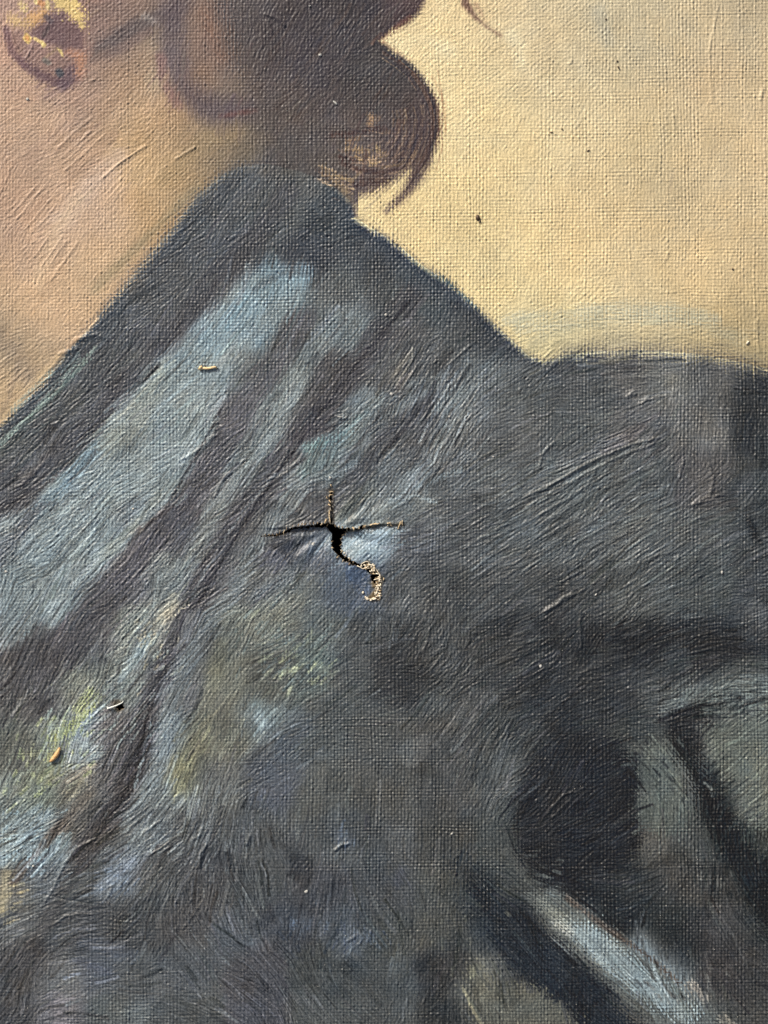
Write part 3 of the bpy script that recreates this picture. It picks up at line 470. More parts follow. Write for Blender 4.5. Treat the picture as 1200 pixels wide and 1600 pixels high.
stroke(gown, ((800,1410),(850,1462),(900,1508)), 4, (40,44,48), .4, .9, .3)
stroke(gown, ((886,1404),(945,1448),(1010,1492),(1060,1535)), 5, (86,78,73), .7, .9, .8)
patch(gown, ((738,1512),(750,1508),(772,1535),(840,1548),(890,1585),(915,1625),(760,1625),(735,1570),(722,1540)), (92,91,82), .85, 7, 1.2)
stroke(gown, ((724,1545),(738,1575),(752,1600)), 3, (128,124,106), .7, .7, .3)
stroke(gown, ((742,1512),(738,1525)), 6, (118,118,104), .7, .9, .5)
# dry light marks catching on the weave
for a, w, c, o in ((((1060,1090),(1200,1075)),16,(100,107,105),.5),(((1100,1110),(1190,1100)),12,(108,114,108),.45),(((990,1172),(1025,1180)),9,(96,101,97),.4),(((1100,1372),(1125,1380)),9,(112,112,108),.3),
    (((1080,1540),(1100,1560)),10,(140,134,126),.6),(((870,1445),(890,1455)),10,(150,150,144),.5),(((1130,1590),(1140,1600)),10,(150,142,130),.5),
    (((90,1150),(120,1130),(150,1090)),10,(146,152,112),.7),(((75,1185),(95,1140)),8,(144,148,112),.6),(((120,1110),(140,1080)),7,(140,146,112),.6),(((40,1180),(90,1170)),8,(124,128,106),.5),
    (((180,1240),(220,1200)),5,(84,80,82),.4),(((690,640),(720,610)),10,(124,130,130),.5),(((500,700),(540,670)),10,(104,122,126),.5),(((505,690),(480,700)),8,(100,124,124),.4),
    (((140,1205),(110,1240)),9,(136,130,112),.5),(((1120,1105),(1060,1112)),4,(36,40,42),.6),(((60,720),(20,760),(0,780)),5,(104,104,104),.4),(((0,690),(50,650),(100,600),(150,545)),5,(116,126,120),.6),
    (((245,870),(270,880)),10,(120,124,122),.4)):
    stroke(gown, a, w, c, o, .8, 1.0)
# flap below the tear: bluish paint, then its light-facing brightness painted in paler
patch(gown, ((541,874),(560,882),(572,888),(578,905),(582,925),(572,932),(556,922),(540,905)), (72,87,112), .7, 6, .3)
patch(gown, ((531,838),(545,830),(600,823),(630,828),(600,855),(572,878),(552,876),(534,862)), (124,138,146), .55, 9, .3)
stroke(gown, ((575,850),(600,838)), 9, (146,160,172), .5, .9, .3)

# --- combine
S_GOWN = poly_sd(((-60,700),(0,666),(60,605),(110,545),(165,480),(215,420),(265,360),(310,303),(345,274),(375,260),(420,256),(470,268),(515,286),(546,312),(554,340),(590,362),(625,385),(660,415),(700,440),(735,470),(770,505),(800,532),(826,556),(850,565),
    (880,556),(920,549),(1000,547),(1080,552),(1140,562),(1260,590),(1260,1700),(-60,1700)))
sft = 9 + 12 * np.exp(-((GX - 430) / 70) ** 2) * (GY < 310) + 12 * smooth(850, 930, GX) + 7 * (1 - smooth(300, 420, GX)) * smooth(100, 250, GX)
brk = (-bristle * .35 - weaveN * .65)
M_GOWN = 1 - smooth(-1, 1, (S_GOWN + WOB * .7 + brk * (.8 + sft * .34)) / sft)
S_HAIR = poly_sd(((340,-40),(664,-40),(663,0),(655,20),(638,36),(612,49),(595,63),(620,84),(644,100),(664,124),(680,150),(688,180),(689,205),(682,230),(672,254),(660,278),(645,298),(626,316),(604,330),(618,312),(630,296),(637,280),(640,266),
    (612,284),(585,300),(552,310),(535,330),(500,330),(440,300),(405,270),(420,240),(412,200),(395,150),(368,110),(352,60)))
hs = 7 + 24 * (1 - smooth(380, 470, GX)) + 2.5 * smooth(200, 300, GY)
M_HAIR = 1 - smooth(-1, 1, (S_HAIR + WOB * .45 + brk * (.6 + hs * .36)) / hs)
split = smooth(-26, 26, GX - (300 + .9 * (330 - GY)))[..., None]     # neck to the left, backdrop to the right
ering(skin)
img = np.where((GX > 500)[..., None], back, skin)
near = (smooth(385, 440, GX + (noise(30, 88) - .5) * 30) * (GX < 560) * (GY < 340))[..., None]
img = img * (1 - near) + hair * near
hairmarks(hair)
img = img * (1 - M_HAIR[..., None]) + hair * M_HAIR[..., None]
mg = M_GOWN * (1 - smooth(-10, 14, -S_HAIR) * (1 - smooth(262, 300, GY + (noise(30, 88) - .5) * 30)))
img = img * (1 - mg[..., None]) + gown * mg[..., None]
# many separate brush dabs, each a little off in tone, kept within their own colour field
zone = (mg > .5).astype(np.int8) * 2 + (M_HAIR > .5)
dr = random.Random(5)
for k in range(5200):
    x = dr.uniform(0, 1200); y = dr.uniform(0, 1600)
    j = int((x - X0) / STEP); i = int((y - Y0) / STEP)
    if dr.random() > .15 + .8 * BRUSH[i, j]: continue
    dx, dy = float(FX[i, j]), float(FY[i, j]); L = dr.uniform(8, 34); w = dr.uniform(1.0, 3.4)
    if zone[i, j] == 0: L *= .8
    ok = True
    for q in (-1.1, 1.1):
        ii2, jj2 = int(i + dy * L * q / STEP), int(j + dx * L * q / STEP)
        if not (0 <= ii2 < H and 0 <= jj2 < W) or zone[ii2, jj2] != zone[i, j]: ok = False
    if not ok: continue
    o = dr.uniform(-11, 11)
    i3 = int(np.clip(i + dx * o / STEP, 0, H - 1)); j3 = int(np.clip(j - dy * o / STEP, 0, W - 1))
    if zone[i3, j3] != zone[i, j]: continue
    amp_ = (.18 + .1 * (x < 420 and y > 1000)) if zone[i, j] >= 2 else .05
    c = img[i3, j3] * (1 + dr.uniform(-amp_, amp_)) + np.array((dr.uniform(-2, 2), 0, dr.uniform(-2, 2)))
    b = dr.uniform(-.15, .15)
    stroke(img, ((x - dx * L, y - dy * L), (x + dy * L * b, y - dx * L * b), (x + dx * L, y + dy * L)), w, c, dr.uniform(.35, .75), .7, dr.choice((.4, .9)))
for cx_, cy_, rx_, ry_, cols, n_ in ((100,1150,55,50,((152,158,120),(144,156,150),(130,138,108)),70),(60,1220,60,40,((134,140,108),(126,132,120)),50),(40,1310,55,45,((150,168,176),(130,150,158),(86,92,94)),60),(15,1400,25,50,((158,146,118),(128,122,104)),30),
        (455,1050,60,30,((148,152,126),(104,116,116)),40),(430,1000,60,50,((120,124,108),(100,112,112)),60),(240,1010,40,60,((136,144,140),(150,144,126)),40),(190,1140,60,50,((128,136,134),(96,92,94)),50),(180,1370,50,30,((116,126,140),(92,96,102)),40),
        (1120,1095,90,22,((104,112,110),(40,44,46),(44,48,50)),100),(1085,1210,40,60,((44,48,50),(50,54,56)),70),(1150,1340,60,60,((42,46,48),(50,52,54)),70),(1100,1375,34,18,((104,104,101),(60,62,62)),16),(1110,1232,30,14,((106,109,105),(60,64,64)),12),(1010,1180,50,24,((84,90,87),(50,52,56)),40),(840,1360,50,40,((92,96,94),(50,52,56)),50),(700,1460,60,50,((92,92,84),(62,64,66)),40),
        (1090,1540,70,50,((104,104,102),(54,56,58)),60),(560,1460,60,20,((88,98,112),(66,74,92)),22),(470,1450,40,30,((88,98,114),(64,70,82)),30),(540,1310,25,15,((98,110,126),(66,74,88)),14),(330,1330,60,60,((108,112,114),(76,78,82)),60),(230,1300,60,50,((120,126,128),(82,86,90)),60)):
    for k in range(n_):
        x = dr.gauss(cx_, rx_ * .5); y = dr.gauss(cy_, ry_ * .5)
        if not (0 < x < 1200 and 0 < y < 1600): continue
        j = int((x - X0) / STEP); i = int((y - Y0) / STEP); dx, dy = float(FX[i, j]), float(FY[i, j]); L = dr.uniform(2, 9)
        stroke(img, ((x - dx * L, y - dy * L), (x + dx * L, y + dy * L)), dr.uniform(1.2, 3.2), dr.choice(cols), dr.uniform(.2, .5), .8, .9)
# single hairs of the curl
curl = ((600,70),(626,88),(650,108),(668,134),(681,160),(687,188),(683,220),(670,254),(652,284),(630,308),(606,327))
for k in range(150):
    f = dr.uniform(.35, 1.01); cx_, cy_ = 575, 185
    p = [(cx_ + (x - cx_) * f + dr.uniform(-1, 1), cy_ + (y - cy_) * (f * .9 + .1)) for x, y in curl]
    if f > .8: a_ = dr.randint(0, 5); b_ = a_ + dr.randint(3, 6)
    else: a_ = dr.randint(4, 7); b_ = a_ + dr.randint(2, 4)
    c = dr.choice(((70,62,66),(84,72,72),(104,86,80),(124,106,92),(146,126,106))) if f < .86 else dr.choice(((84,68,64),(72,64,66),(108,86,74),(78,70,70)))
    q_ = p[a_:b_ + 1]
    if len(q_) > 1: stroke(img, q_, dr.uniform(.9, 1.9), c, dr.uniform(.4, .85), .8, dr.choice((.3, .9)), taper=True)
for k in range(70):      # and of the mass above it
    x = dr.uniform(380, 640); y = dr.uniform(0, 180); L = dr.uniform(15, 40)
    if S_HAIR[int((y - Y0) / STEP), int((x - X0) / STEP)] > -14: continue
    stroke(img, ((x - L * .6, y + L * .8), (x + 3, y), (x + L * .5, y - L * .8)), dr.uniform(1, 2.5), dr.choice(((66,62,66),(96,88,86),(82,72,70))), dr.uniform(.3, .6), .8, .5)
for x_, y_, dx_ in ((694,170,2),(690,150,3),(697,200,0),(692,225,-2)): stroke(img, ((x_ - 6, y_ - 40), (x_, y_), (x_ + dx_ - 8, y_ + 40)), 1.2, (150,116,88), .5, .8, .8)
ering(img)
for k in range(75):
    x = dr.gauss(588, 26); y = dr.gauss(240, 26)
    if not (530 < x < 655 and 185 < y < 290): continue
    a_ = math.atan2(y - 120, x - 572) + math.pi / 2 + dr.uniform(-.4, .4); L = dr.uniform(4, 14)
    stroke(img, ((x - math.cos(a_) * L, y - math.sin(a_) * L), (x + math.cos(a_) * L, y + math.sin(a_) * L)), dr.uniform(.8, 2.0), dr.choice(((170,146,124),(146,126,112),(122,104,94),(80,70,72),(72,64,66),(92,80,76))), dr.uniform(.3, .7), .8, .9)
for k in range(40):
    x = dr.uniform(498, 545); y = 262 + (x - 498) * .45 + dr.gauss(8, 9); L = dr.uniform(4, 12)
    stroke(img, ((x - L, y - L * .3), (x + L, y + L * .4)), dr.uniform(1, 2.4), dr.choice(((170,150,124),(142,124,106),(96,84,80),(80,72,72))), dr.uniform(.4, .8), .7, .9)
# light scumbles over the junctions
stroke(img, ((505,262),(530,290),(545,312)), 8, (140,124,100), .5, .9, 1.0)
stroke(img, ((556,322),(562,345),(580,356)), 6, (196,178,138), .5, .9, .9)
stroke(img, ((676,120),(694,160),(696,205)), 3, (170,132,98), .4, .9, .7)
stroke(img, ((600,66),(618,80),(640,94)), 4, (190,160,124), .4, .9, .7)
stroke(img, ((690,432),(720,458),(745,482)), 4, (66,84,88), .5, .9, .9)
stroke(img, ((640,405),(690,440)), 3, (120,122,104), .4, .9, .9)
stroke(img, ((822,548),(850,545),(880,530)), 7, (158,150,122), .4, .9, .9)
stroke(img, ((20,640),(80,580)), 5, (152,160,146), .5, .9, .9)
# tiny flecks of lighter or darker pigment
lum = 1 + .035 * norm(lic(rng.standard_normal((H, W)).astype(np.float32), 12)) * np.where(S_GOWN < 0, 1.5, .6) * np.clip(BRUSH, .25, 1.1) + .035 * rng.standard_normal((H, W)).astype(np.float32) + (fbm(60, 90) - .5) * .10 + (fbm(15, 96) - .5) * .08
tint = (fbm(34, 91) - .5)
_b = np.where(S_GOWN < 0, 1.0, .25) * np.clip(BRUSH, .15, 1.3)
lum = lum * (1 + TONE * np.where(S_GOWN < 0, .030, .008) + .036 * np.clip(bristle, -2, 2) * _b + .035 * np.clip(weaveN, -2, 2) * np.where(S_GOWN < 0, WEAVE, .15))
img = img * lum[..., None] + tint[..., None] * np.array((6, 0, -7), dtype=np.float32) * .9
_l = img.mean(-1, keepdims=True)
img = np.where((S_GOWN < 0)[..., None], (_l + (img - _l) * (.60 + .30 * smooth(70, 130, _l))) * 1.04, img)
_g = (S_GOWN < 0)[..., None] * 1.0
img = img * (1 + _g * (.045 + .05 * smooth(90, 140, _l)))
img = img + _g * ((img - 84) * .13 * (img < 84))
img = img + _g * .28 * (img - blur(img[::1], 18))
img = img * (1 + _g * np.array((-.012, .001, .003)))
_h = (M_HAIR * (1 - mg))[..., None]; img = img * (1 - .03 * _h * (1 - smooth(120, 170, _l)))
_s = ((1 - M_HAIR) * (1 - mg))[..., None]
img = img * (1 + _s * np.where((GX > 470)[..., None], np.array((.06, .08, .075)), np.array((.04, .06, .075))))
img = img * (1 + _g * np.array((-.004, .002, -.010)))
img = img + (img - blur(img, 3.5)) * (.65 * smooth(20, -10, np.minimum(S_GOWN, S_HAIR))[..., None] + .1)
# bare linen beside the tear
BARE = ((566,880),(576,876),(584,886),(592,893),(598,905),(596,925),(593,937),(582,940),(572,937),(578,928),(584,922),(578,912),(580,900),(574,890))
patch(img, BARE, (112,96,70), .95, 2.5, .3)
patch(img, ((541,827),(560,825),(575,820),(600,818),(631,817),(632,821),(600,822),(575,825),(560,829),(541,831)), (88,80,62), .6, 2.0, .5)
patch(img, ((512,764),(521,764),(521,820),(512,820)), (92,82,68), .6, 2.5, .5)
patch(img, ((176,1096),(186,1093),(192,1099),(192,1109),(184,1113),(178,1108)), (92,84,70), .8, 2.5, .4)

# ---------------------------------------------------------------- relief (in u)
gate = .35 + .9 * smooth(.3, .7, fbm(38, 44))
BSC = np.where(S_GOWN > 0, .75, 1.0)
Wamp = WEAVE * (1 - .55 * clog * np.clip(BRUSH, 0, 1))
hgt = weave * (.12 + Wamp * .56) * np.where(S_GOWN < 0, 1.18, 1.08) + bristle * np.clip(BRUSH * BSC, 0, 2) * gate * (.15 + .8 * LOAD) * .205 + TONE * .10 * np.clip(BRUSH * BSC, 0, 1) + norm(noise(2.9, 131)) * .07 + daub * np.where(S_GOWN < 0, 1.5, .95) * (.13 + .09 * np.clip(BRUSH, 0, 1.2)) + (fbm(160, 50) - .5) * 3
hgt = hgt + (noise(12, 53) - .5) * .25
def ridge(pts, w, h):
    sl = crop(pts, w * 3 + 3); x, y = GX[sl], GY[sl]
    best = np.full(x.shape, 1e9, np.float32)
    for i in range(len(pts) - 1):
        a = np.array(pts[i], dtype=np.float32); e = np.array(pts[i + 1], dtype=np.float32) - a
        t = np.clip(((x - a[0]) * e[0] + (y - a[1]) * e[1]) / (e @ e + 1e-9), 0, 1)
        best = np.minimum(best, np.hypot(x - a[0] - t * e[0], y - a[1] - t * e[1]))
    hgt[sl] += h * np.exp(-(best / w) ** 2)
RIDGES = [(((852,955),(868,945),(880,934),(895,928)),3.2,2.6),(((907,955),(906,975),(908,1012)),1.7,1.7),(((820,776),(870,752),(930,718),(985,695),(1028,684)),2.0,1.9),(((826,790),(900,748),(960,716),(1030,690)),1.6,1.3),(((930,735),(927,742)),2.5,1.6),
 (((160,278),(190,252),(228,228)),1.6,1.5),(((275,248),(305,230)),1.6,1.4),(((526,650),(533,654),(541,653)),1.8,2.0),(((70,1410),(85,1385),(100,1350),(120,1325),(150,1310)),1.6,1.5),(((85,1445),(100,1432),(120,1428),(145,1428)),1.8,1.5),
 (((60,1395),(100,1405),(145,1412)),1.6,-1.3),(((312,1355),(313,1335),(322,1320)),2.2,2.0),(((316,1356),(320,1340)),1.6,-1.5),(((302,1312),(315,1302),(316,1295)),2.4,1.6),(((386,1318),(390,1306)),3,2.2),(((170,1398),(175,1386)),2.6,1.6),(((185,1386),(192,1378)),2.6,1.5),
 (((524,1328),(533,1320),(545,1318)),2.2,2.6),(((530,1312),(534,1320)),2,2.0),(((660,1020),(668,1002),(672,980)),1.8,1.4),(((844,695),(845,715),(860,720)),1.7,1.2),(((842,730),(850,705),(866,690)),1.8,1.4),(((1062,745),(1068,720)),1.8,1.4),
 (((1085,785),(1110,775),(1115,745),(1108,725)),2.2,1.7),(((1075,790),(1110,782),(1125,772)),2.0,1.5),(((980,620),(990,612),(992,616)),2.6,2.0),(((1003,630),(1012,622)),2.4,1.8),(((1182,500),(1183,535),(1187,550)),2.0,1.3),
 (((1113,160),(1108,80),(1122,10)),1.8,.9),(((1055,210),(1052,180)),1.8,.9),(((1188,150),(1192,140),(1188,156)),2.0,1.5),(((890,100),(893,95)),2,1.2),(((1040,405),(1044,395)),2,1.0),(((800,335),(900,333)),1.4,-.35),(((930,331),(1060,330)),1.4,-.3),
 (((1171,808),(1180,835),(1192,848)),2.6,1.4),(((990,885),(1020,870),(1050,862)),1.8,1.1),(((1055,876),(1060,870)),2.4,1.6),(((882,880),(888,900),(890,915)),1.8,1.2),(((545,1470),(560,1460)),2.4,1.4),(((562,1475),(566,1462)),2.2,1.4),(((575,1470),(580,1455)),2.2,1.4),
 (((415,22),(436,30),(445,40)),2.6,1.6),(((425,52),(418,34)),2.4,1.4),(((120,530),(150,522),(162,528)),3.0,1.6),(((95,552),(120,545)),2.6,1.4),(((18,50),(22,66),(28,74)),1.6,1.4),(((40,92),(52,70)),1.4,1.2),(((132,112),(137,128),(148,124)),1.6,1.0),(((98,168),(103,190)),1.4,.6),
 (((280,720),(315,700),(335,680)),2.0,1.5),(((335,775),(350,745),(360,738)),2.2,1.6),(((700,570),(735,540)),1.6,1.2),(((856,1270),(880,1242),(900,1238)),1.6,1.3),(((862,1278),(890,1250)),1.4,1.2),(((1040,1120),(1140,1122)),1.6,-1.0),
 (((466,720),(440,745)),1.8,1.4),(((452,700),(430,742)),1.5,1.0),(((620,585),(636,565),(645,545)),1.4,1.2),(((5,1010),(14,1030),(20,1045)),1.8,1.3),(((12,1010),(20,1028)),1.6,1.0),(((133,1180),(140,1190)),2,1.2)]
for a in RIDGES: ridge(*a)
for x0_, y0_, n_, L_, a_, sp_ in ((870,770,8,190,29,9),(920,820,9,200,31,11),(800,860,8,150,33,9),(960,890,9,180,31,10),(1060,870,6,140,32,11),(880,930,5,120,30,9),(710,640,10,110,58,6),(690,700,8,90,58,7),(655,580,6,60,57,6),(570,770,10,80,48,5),(520,640,6,70,52,8),(600,700,8,70,50,7),(430,680,6,80,52,9),
        (220,880,9,110,50,9),(300,930,8,110,54,8),(130,860,9,110,48,10),(60,730,7,80,42,8),(200,1010,7,90,54,8),(110,640,7,70,43,7),(180,1180,8,60,62,7),(280,1120,6,70,58,9),(330,1250,6,60,80,8),(90,1300,8,50,42,7),(420,920,8,60,40,7),(480,870,7,50,45,7),(640,960,8,60,66,7),(700,1040,8,60,54,7),(840,1030,7,70,32,9),(960,1060,7,110,18,9),(1100,1020,6,100,14,9),
        (760,1160,8,70,55,7),(1120,1060,7,60,36,8),(180,1440,6,60,-8,8),(300,1420,6,60,55,8),(360,1440,6,60,-50,8),(450,1520,7,90,-50,9),(600,1400,5,90,-60,10),(780,1430,5,120,-44,10),(960,1560,6,120,-42,9),(130,230,6,110,42,11),(90,400,4,80,55,14),(60,330,4,80,50,14),
        (225,1275,9,46,38,7),(250,1330,8,52,34,7),(300,1300,9,24,66,6),(232,1385,5,30,62,6),(690,1000,5,36,58,6),(740,1060,6,40,52,8),(790,1150,7,44,56,8),(760,840,9,90,32,9),(860,870,9,110,32,9),(1000,890,7,90,33,10),(705,680,8,80,58,7),(650,660,5,50,54,6),
        (240,960,7,60,52,6),(320,860,6,60,50,8),(430,880,6,26,62,6),(440,955,6,36,38,5),(20,590,8,50,38,7),(640,880,7,30,42,5),(560,790,9,40,48,5),(720,590,5,50,55,8),(860,560,6,44,42,6),(900,790,10,110,32,9),(360,800,7,50,54,8),(160,760,8,70,44,9),(60,850,8,60,46,9)):
    ca, sa = math.cos(math.radians(a_)), -math.sin(math.radians(a_))
    for k in range(n_):
        o = (k - n_ / 2) * sp_ + rnd.uniform(-4, 4); l = L_ * rnd.uniform(.5, 1.1) / 2; q = rnd.uniform(-8, 8)
        cx_, cy_ = x0_ - sa * o + ca * q, y0_ + ca * o + sa * q
        ridge(((cx_ - ca * l, cy_ - sa * l), (cx_ + rnd.uniform(-1.5, 1.5), cy_ + rnd.uniform(-1.5, 1.5)), (cx_ + ca * l, cy_ + sa * l)), rnd.uniform(1.0, 1.6), rnd.uniform(.25, .95))

# the tear: flaps pushed in below the horizontal split
ckx = [400,411,432,455,470,496,518,528,545,565,590,630,645]
cky = [838,837,836,825.5,822.5,820,824,826,828,825,820,820,820]
CK = np.interp(GX, ckx, cky).astype(np.float32)
amp = np.interp(GX, [405,455,500,518,530,560,600,640], [0,2.5,6,8,11,5.5,2.5,0]).astype(np.float32)
t = np.clip((GY - CK) / 62, 0, 1)
below = GY > CK
hgt = hgt - np.where(below, amp * (1 - t) ** 2, 0)
dgap = np.hypot((GX - 527) / 42, (GY - 850) / 34)
hgt = hgt - np.where(below & (GX > 527), 7 * np.clip(1 - dgap, 0, 1), 0) - np.where(below & (GX <= 527), 2.0 * np.clip(1 - dgap, 0, 1), 0)
up = np.clip(1 - (CK - GY) / 26, 0, 1) * (~below) * np.interp(GX, [430,480,520,560,640], [0,1,1,.7,0])
hgt = hgt + 2.6 * up ** 1.5
lf = np.clip(1 - (516 - GX) / 20, 0, 1) * (GX < 517) * smooth(755, 780, GY) * (GY < CK)
hgt = hgt + 2.2 * lf - 1.2 * np.clip(1 - (GX - 517) / 14, 0, 1) * (GX >= 517) * smooth(755, 785, GY) * (GY < CK)
hgt = hgt - 2.6 * np.exp(-(((GX - 566) / 15) ** 2 + ((GY - 905) / 22) ** 2))
hgt = hgt - 1.6 * np.exp(-(((GX - 186) / 9) ** 2 + ((GY - 1104) / 7) ** 2))

th = np.arctan2(GY - 826, GX - 520); rr = np.hypot(GX - 520, GY - 826)
hgt = hgt + np.sin(th * 9 + np.sin(th * 2.3) * 2.2) * 1.3 * np.exp(-((rr - 62) / 38) ** 2) * (.5 + noise(40, 201))
hgt = hgt + 1.5 * np.exp(-np.clip(CK - GY, 0, 99) / 3.0) * (~below) * np.interp(GX, [425,450,610,630], [0,1,1,0])
hgt = hgt + 1.2 * np.exp(-((rr - 20) / 30) ** 2) * (noise(11, 202) - .5) * 1.6
# which cells are torn away
jit = (noise(3.2, 55) - .5) * 3.2 + (noise(9, 56) - .5) * 2
def inside(pts, g=0.0): return (poly_sd(pts) + jit) < g
cut = inside(((431,836.5),(444,831.5),(455,824),(470,822),(485,820.5),(496,817.5),(507,818),(518,818),(529,823),(545,825),(545,830),(539.5,832),(533,838),(532,858),(538,868),(549,877),(561,882),(571,880),(572,885),(561,885.5),(550,882),(541,878),(530,871),(520,859),(517,833),(510,824),(498,822.5),(481,824),(464,826),(455,828),(444,833)), .2)
cut |= (np.abs(GY - CK) < 1.0 + jit * .35) & (GX > 408) & (GX < 440)
cut |= (np.abs(GY - CK) < .5 + jit * .8) & (GX > 540) & (GX < 592)
cut |= np.hypot(GX - 566, GY - 823) + jit * .5 < 3.4
cut |= (np.abs(GX - 517.5 - np.sin(GY / 7) * 1.2) < .9 + jit * .6) & (GY > 766) & (GY < 822)
for x_, y_, r_ in ((568,884,3.6),(577,892,4.2),(586,897,4.2),(583,901,3.6),(590,911,2.6),(586,909,2.6),(590,900,2),(583,906,3)):
    cut |= np.hypot(GX - x_, GY - y_) + jit * .5 < r_
cut |= inside(((181,1103.5),(190,1100.5),(191,1105),(186,1109),(181,1107)), .8)

# ---------------------------------------------------------------- build the sheet (fine inside, coarser towards the folded edges)
def outer(start, sign, total=620, n=34):
    r = 1.001
    while STEP * (r ** n - 1) / (r - 1) * r < total: r += .001
    o = []; p = start; st = STEP
    for k in range(n):
        st *= r; p += sign * st; o.append(p)
    return o
ex = np.array(outer(gx[0], -1)[::-1] + list(gx) + outer(gx[-1], 1))
ey = np.array(outer(gy[0], -1)[::-1] + list(gy) + outer(gy[-1], 1))
NP_ = 34
def mirror_idx(e, g):
    n = len(g); k = np.round((e - g[0]) / STEP).astype(int)
    k = np.abs(k); k = np.where(k >= n, 2 * n - 2 - k, k); return np.clip(k, 0, n - 1)
mx_, my_ = mirror_idx(ex, gx), mirror_idx(ey, gy)
nx, ny = len(ex), len(ey)
img_b = blur(img, 5)
dist_out = np.maximum(np.maximum(gx[0] - ex, ex - gx[-1]).clip(0)[None, :], np.maximum(gy[0] - ey, ey - gy[-1]).clip(0)[:, None]).astype(np.float32)
k1 = smooth(0, 18, dist_out)
HH = hgt[np.ix_(my_, mx_)] * (1 - k1) + blur(hgt, 6)[np.ix_(my_, mx_)] * k1
CC = img[np.ix_(my_, mx_)] * (1 - k1[..., None]) + img_b[np.ix_(my_, mx_)] * k1[..., None]
CUT = np.zeros((ny, nx), bool); CUT[NP_:NP_ + H, NP_:NP_ + W] = cut

def srgb2lin(c):
    c = np.clip(c / 255, 0, 1); return np.where(c <= .04045, c / 12.92, ((c + .055) / 1.055) ** 2.4)
GAIN = np.array((1.15, 1.115, 1.045)); VEIL = np.array((.0200, .0190, .0188))       # from looks in even light to the pigment's own reflectance
ALB = np.clip((srgb2lin(CC) - VEIL) / GAIN, .006, .85).astype(np.float32)

# region ids for the painted parts
reg = np.zeros((H, W), np.int8)                                        # 0 backdrop
reg[(GX < 500)] = 1                                                    # neck
reg[(S_HAIR < 0) & (GX > 345)] = 2
hairzone = (GX > 400) & (GX < 560) & (GY < 300)
reg[(GX > 395) & (GX < 556) & (GY < 335) & (S_HAIR < 30)] = 2
reg[(GX >= 500) & (reg == 1)] = 0
reg[(S_GOWN < 0) & ((S_HAIR > 0) | (GY > 278) | (GX < 400))] = 3
reg[(poly_sd(((6,40),(30,-30),(135,-30),(142,40),(140,100),(118,134),(90,140),(50,124),(14,96)))) < 0] = 4
reg[(reg == 2) & (GY > 325) & (GX > 570)] = 0
clx = np.clip(np.round((ex - gx[0]) / STEP).astype(int), 0, W - 1); cly = np.clip(np.round((ey - gy[0]) / STEP).astype(int), 0, H - 1)
reg = reg[np.ix_(cly, clx)]

EX, EY = np.meshgrid(ex, ey)
co = np.empty((ny, nx, 3), np.float64)
co[..., 0] = (EX - 600) * U; co[..., 1] = (800 - EY) * U; co[..., 2] = Z0 + HH * U
co = co.reshape(-1, 3)
idx = np.arange(ny * nx).reshape(ny, nx)
quads = np.stack([idx[:-1, :-1], idx[1:, :-1], idx[1:, 1:], idx[:-1, 1:]], -1)   # faces up
keep = ~(CUT[:-1, :-1] | CUT[1:, 1:] & CUT[:-1, 1:] | CUT[1:, :-1] & CUT[:-1, :-1])
qreg = reg[:-1, :-1]
alb = np.concatenate([ALB.reshape(-1, 3), np.ones((ny * nx, 1), np.float32)], 1)
outr = k1.reshape(-1)

def sheet(name, sel, mat, parent):
    q = quads[sel]
    used, inv = np.unique(q, return_inverse=True)
    me = bpy.data.meshes.new(name)
    me.vertices.add(len(used)); me.vertices.foreach_set('co', co[used].astype(np.float32).ravel())
    nq = len(q)
    me.loops.add(nq * 4); me.loops.foreach_set('vertex_index', inv.astype(np.int32).ravel())
    me.polygons.add(nq); me.polygons.foreach_set('loop_start', np.arange(0, nq * 4, 4, dtype=np.int32))
    me.update(calc_edges=True)
    me.shade_smooth()
    a = me.attributes.new('paint', 'FLOAT_COLOR', 'POINT'); a.data.foreach_set('color', alb[used].ravel())
    b = me.attributes.new('outer', 'FLOAT', 'POINT'); b.data.foreach_set('value', outr[used].astype(np.float32))
    me.materials.append(mat)
    return link(name, me, parent)

painting = bpy.data.objects.new('oil_painting', None); sc.collection.objects.link(painting)
tag(painting, 'old oil portrait on canvas with a torn hole in the dark gown', 'painting')
m_dark = paint_material('dark_oil_paint', .44, 2600, .22)
m_pale = paint_material('pale_oil_paint', .55, 2600, .2)
m_hair = paint_material('brown_oil_paint', .48, 2600, .22)
parts = [('painted_backdrop', 0, m_pale, 'pale beige painted backdrop with the canvas weave showing'), ('painted_neck', 1, m_pale, 'flesh coloured neck and shoulder painted in slanting strokes'),
         ('painted_hair', 2, m_hair, 'dark brown hair ending in a thin curl'), ('painted_gown', 3, m_dark, 'dark blue grey draped gown with brush ridges and the tear'), ('painted_earring', 4, m_pale, 'round earring with golden highlights')]
for nm, r, mt, lb in parts:
    tag(sheet(nm, keep & (qreg == r), mt, painting), lb)

# ---------------------------------------------------------------- torn edges, threads, bits
linen = simple_mat('raw_linen', (.34, .25, .14), (.62, .50, .33), 3000, .85)
linen_dark = simple_mat('old_linen', (.16, .12, .075), (.30, .22, .13), 3000, .9)
gesso = simple_mat('gesso', (.62, .55, .42), (.80, .73, .58), 4000, .85)

def mesh_obj(name, verts, faces, mat, parent=None, smooth_=True):
    me = bpy.data.meshes.new(name); me.from_pydata(verts, [], faces); me.update()
    if smooth_: me.shade_smooth()
    me.materials.append(mat)
    return link(name, me, parent)

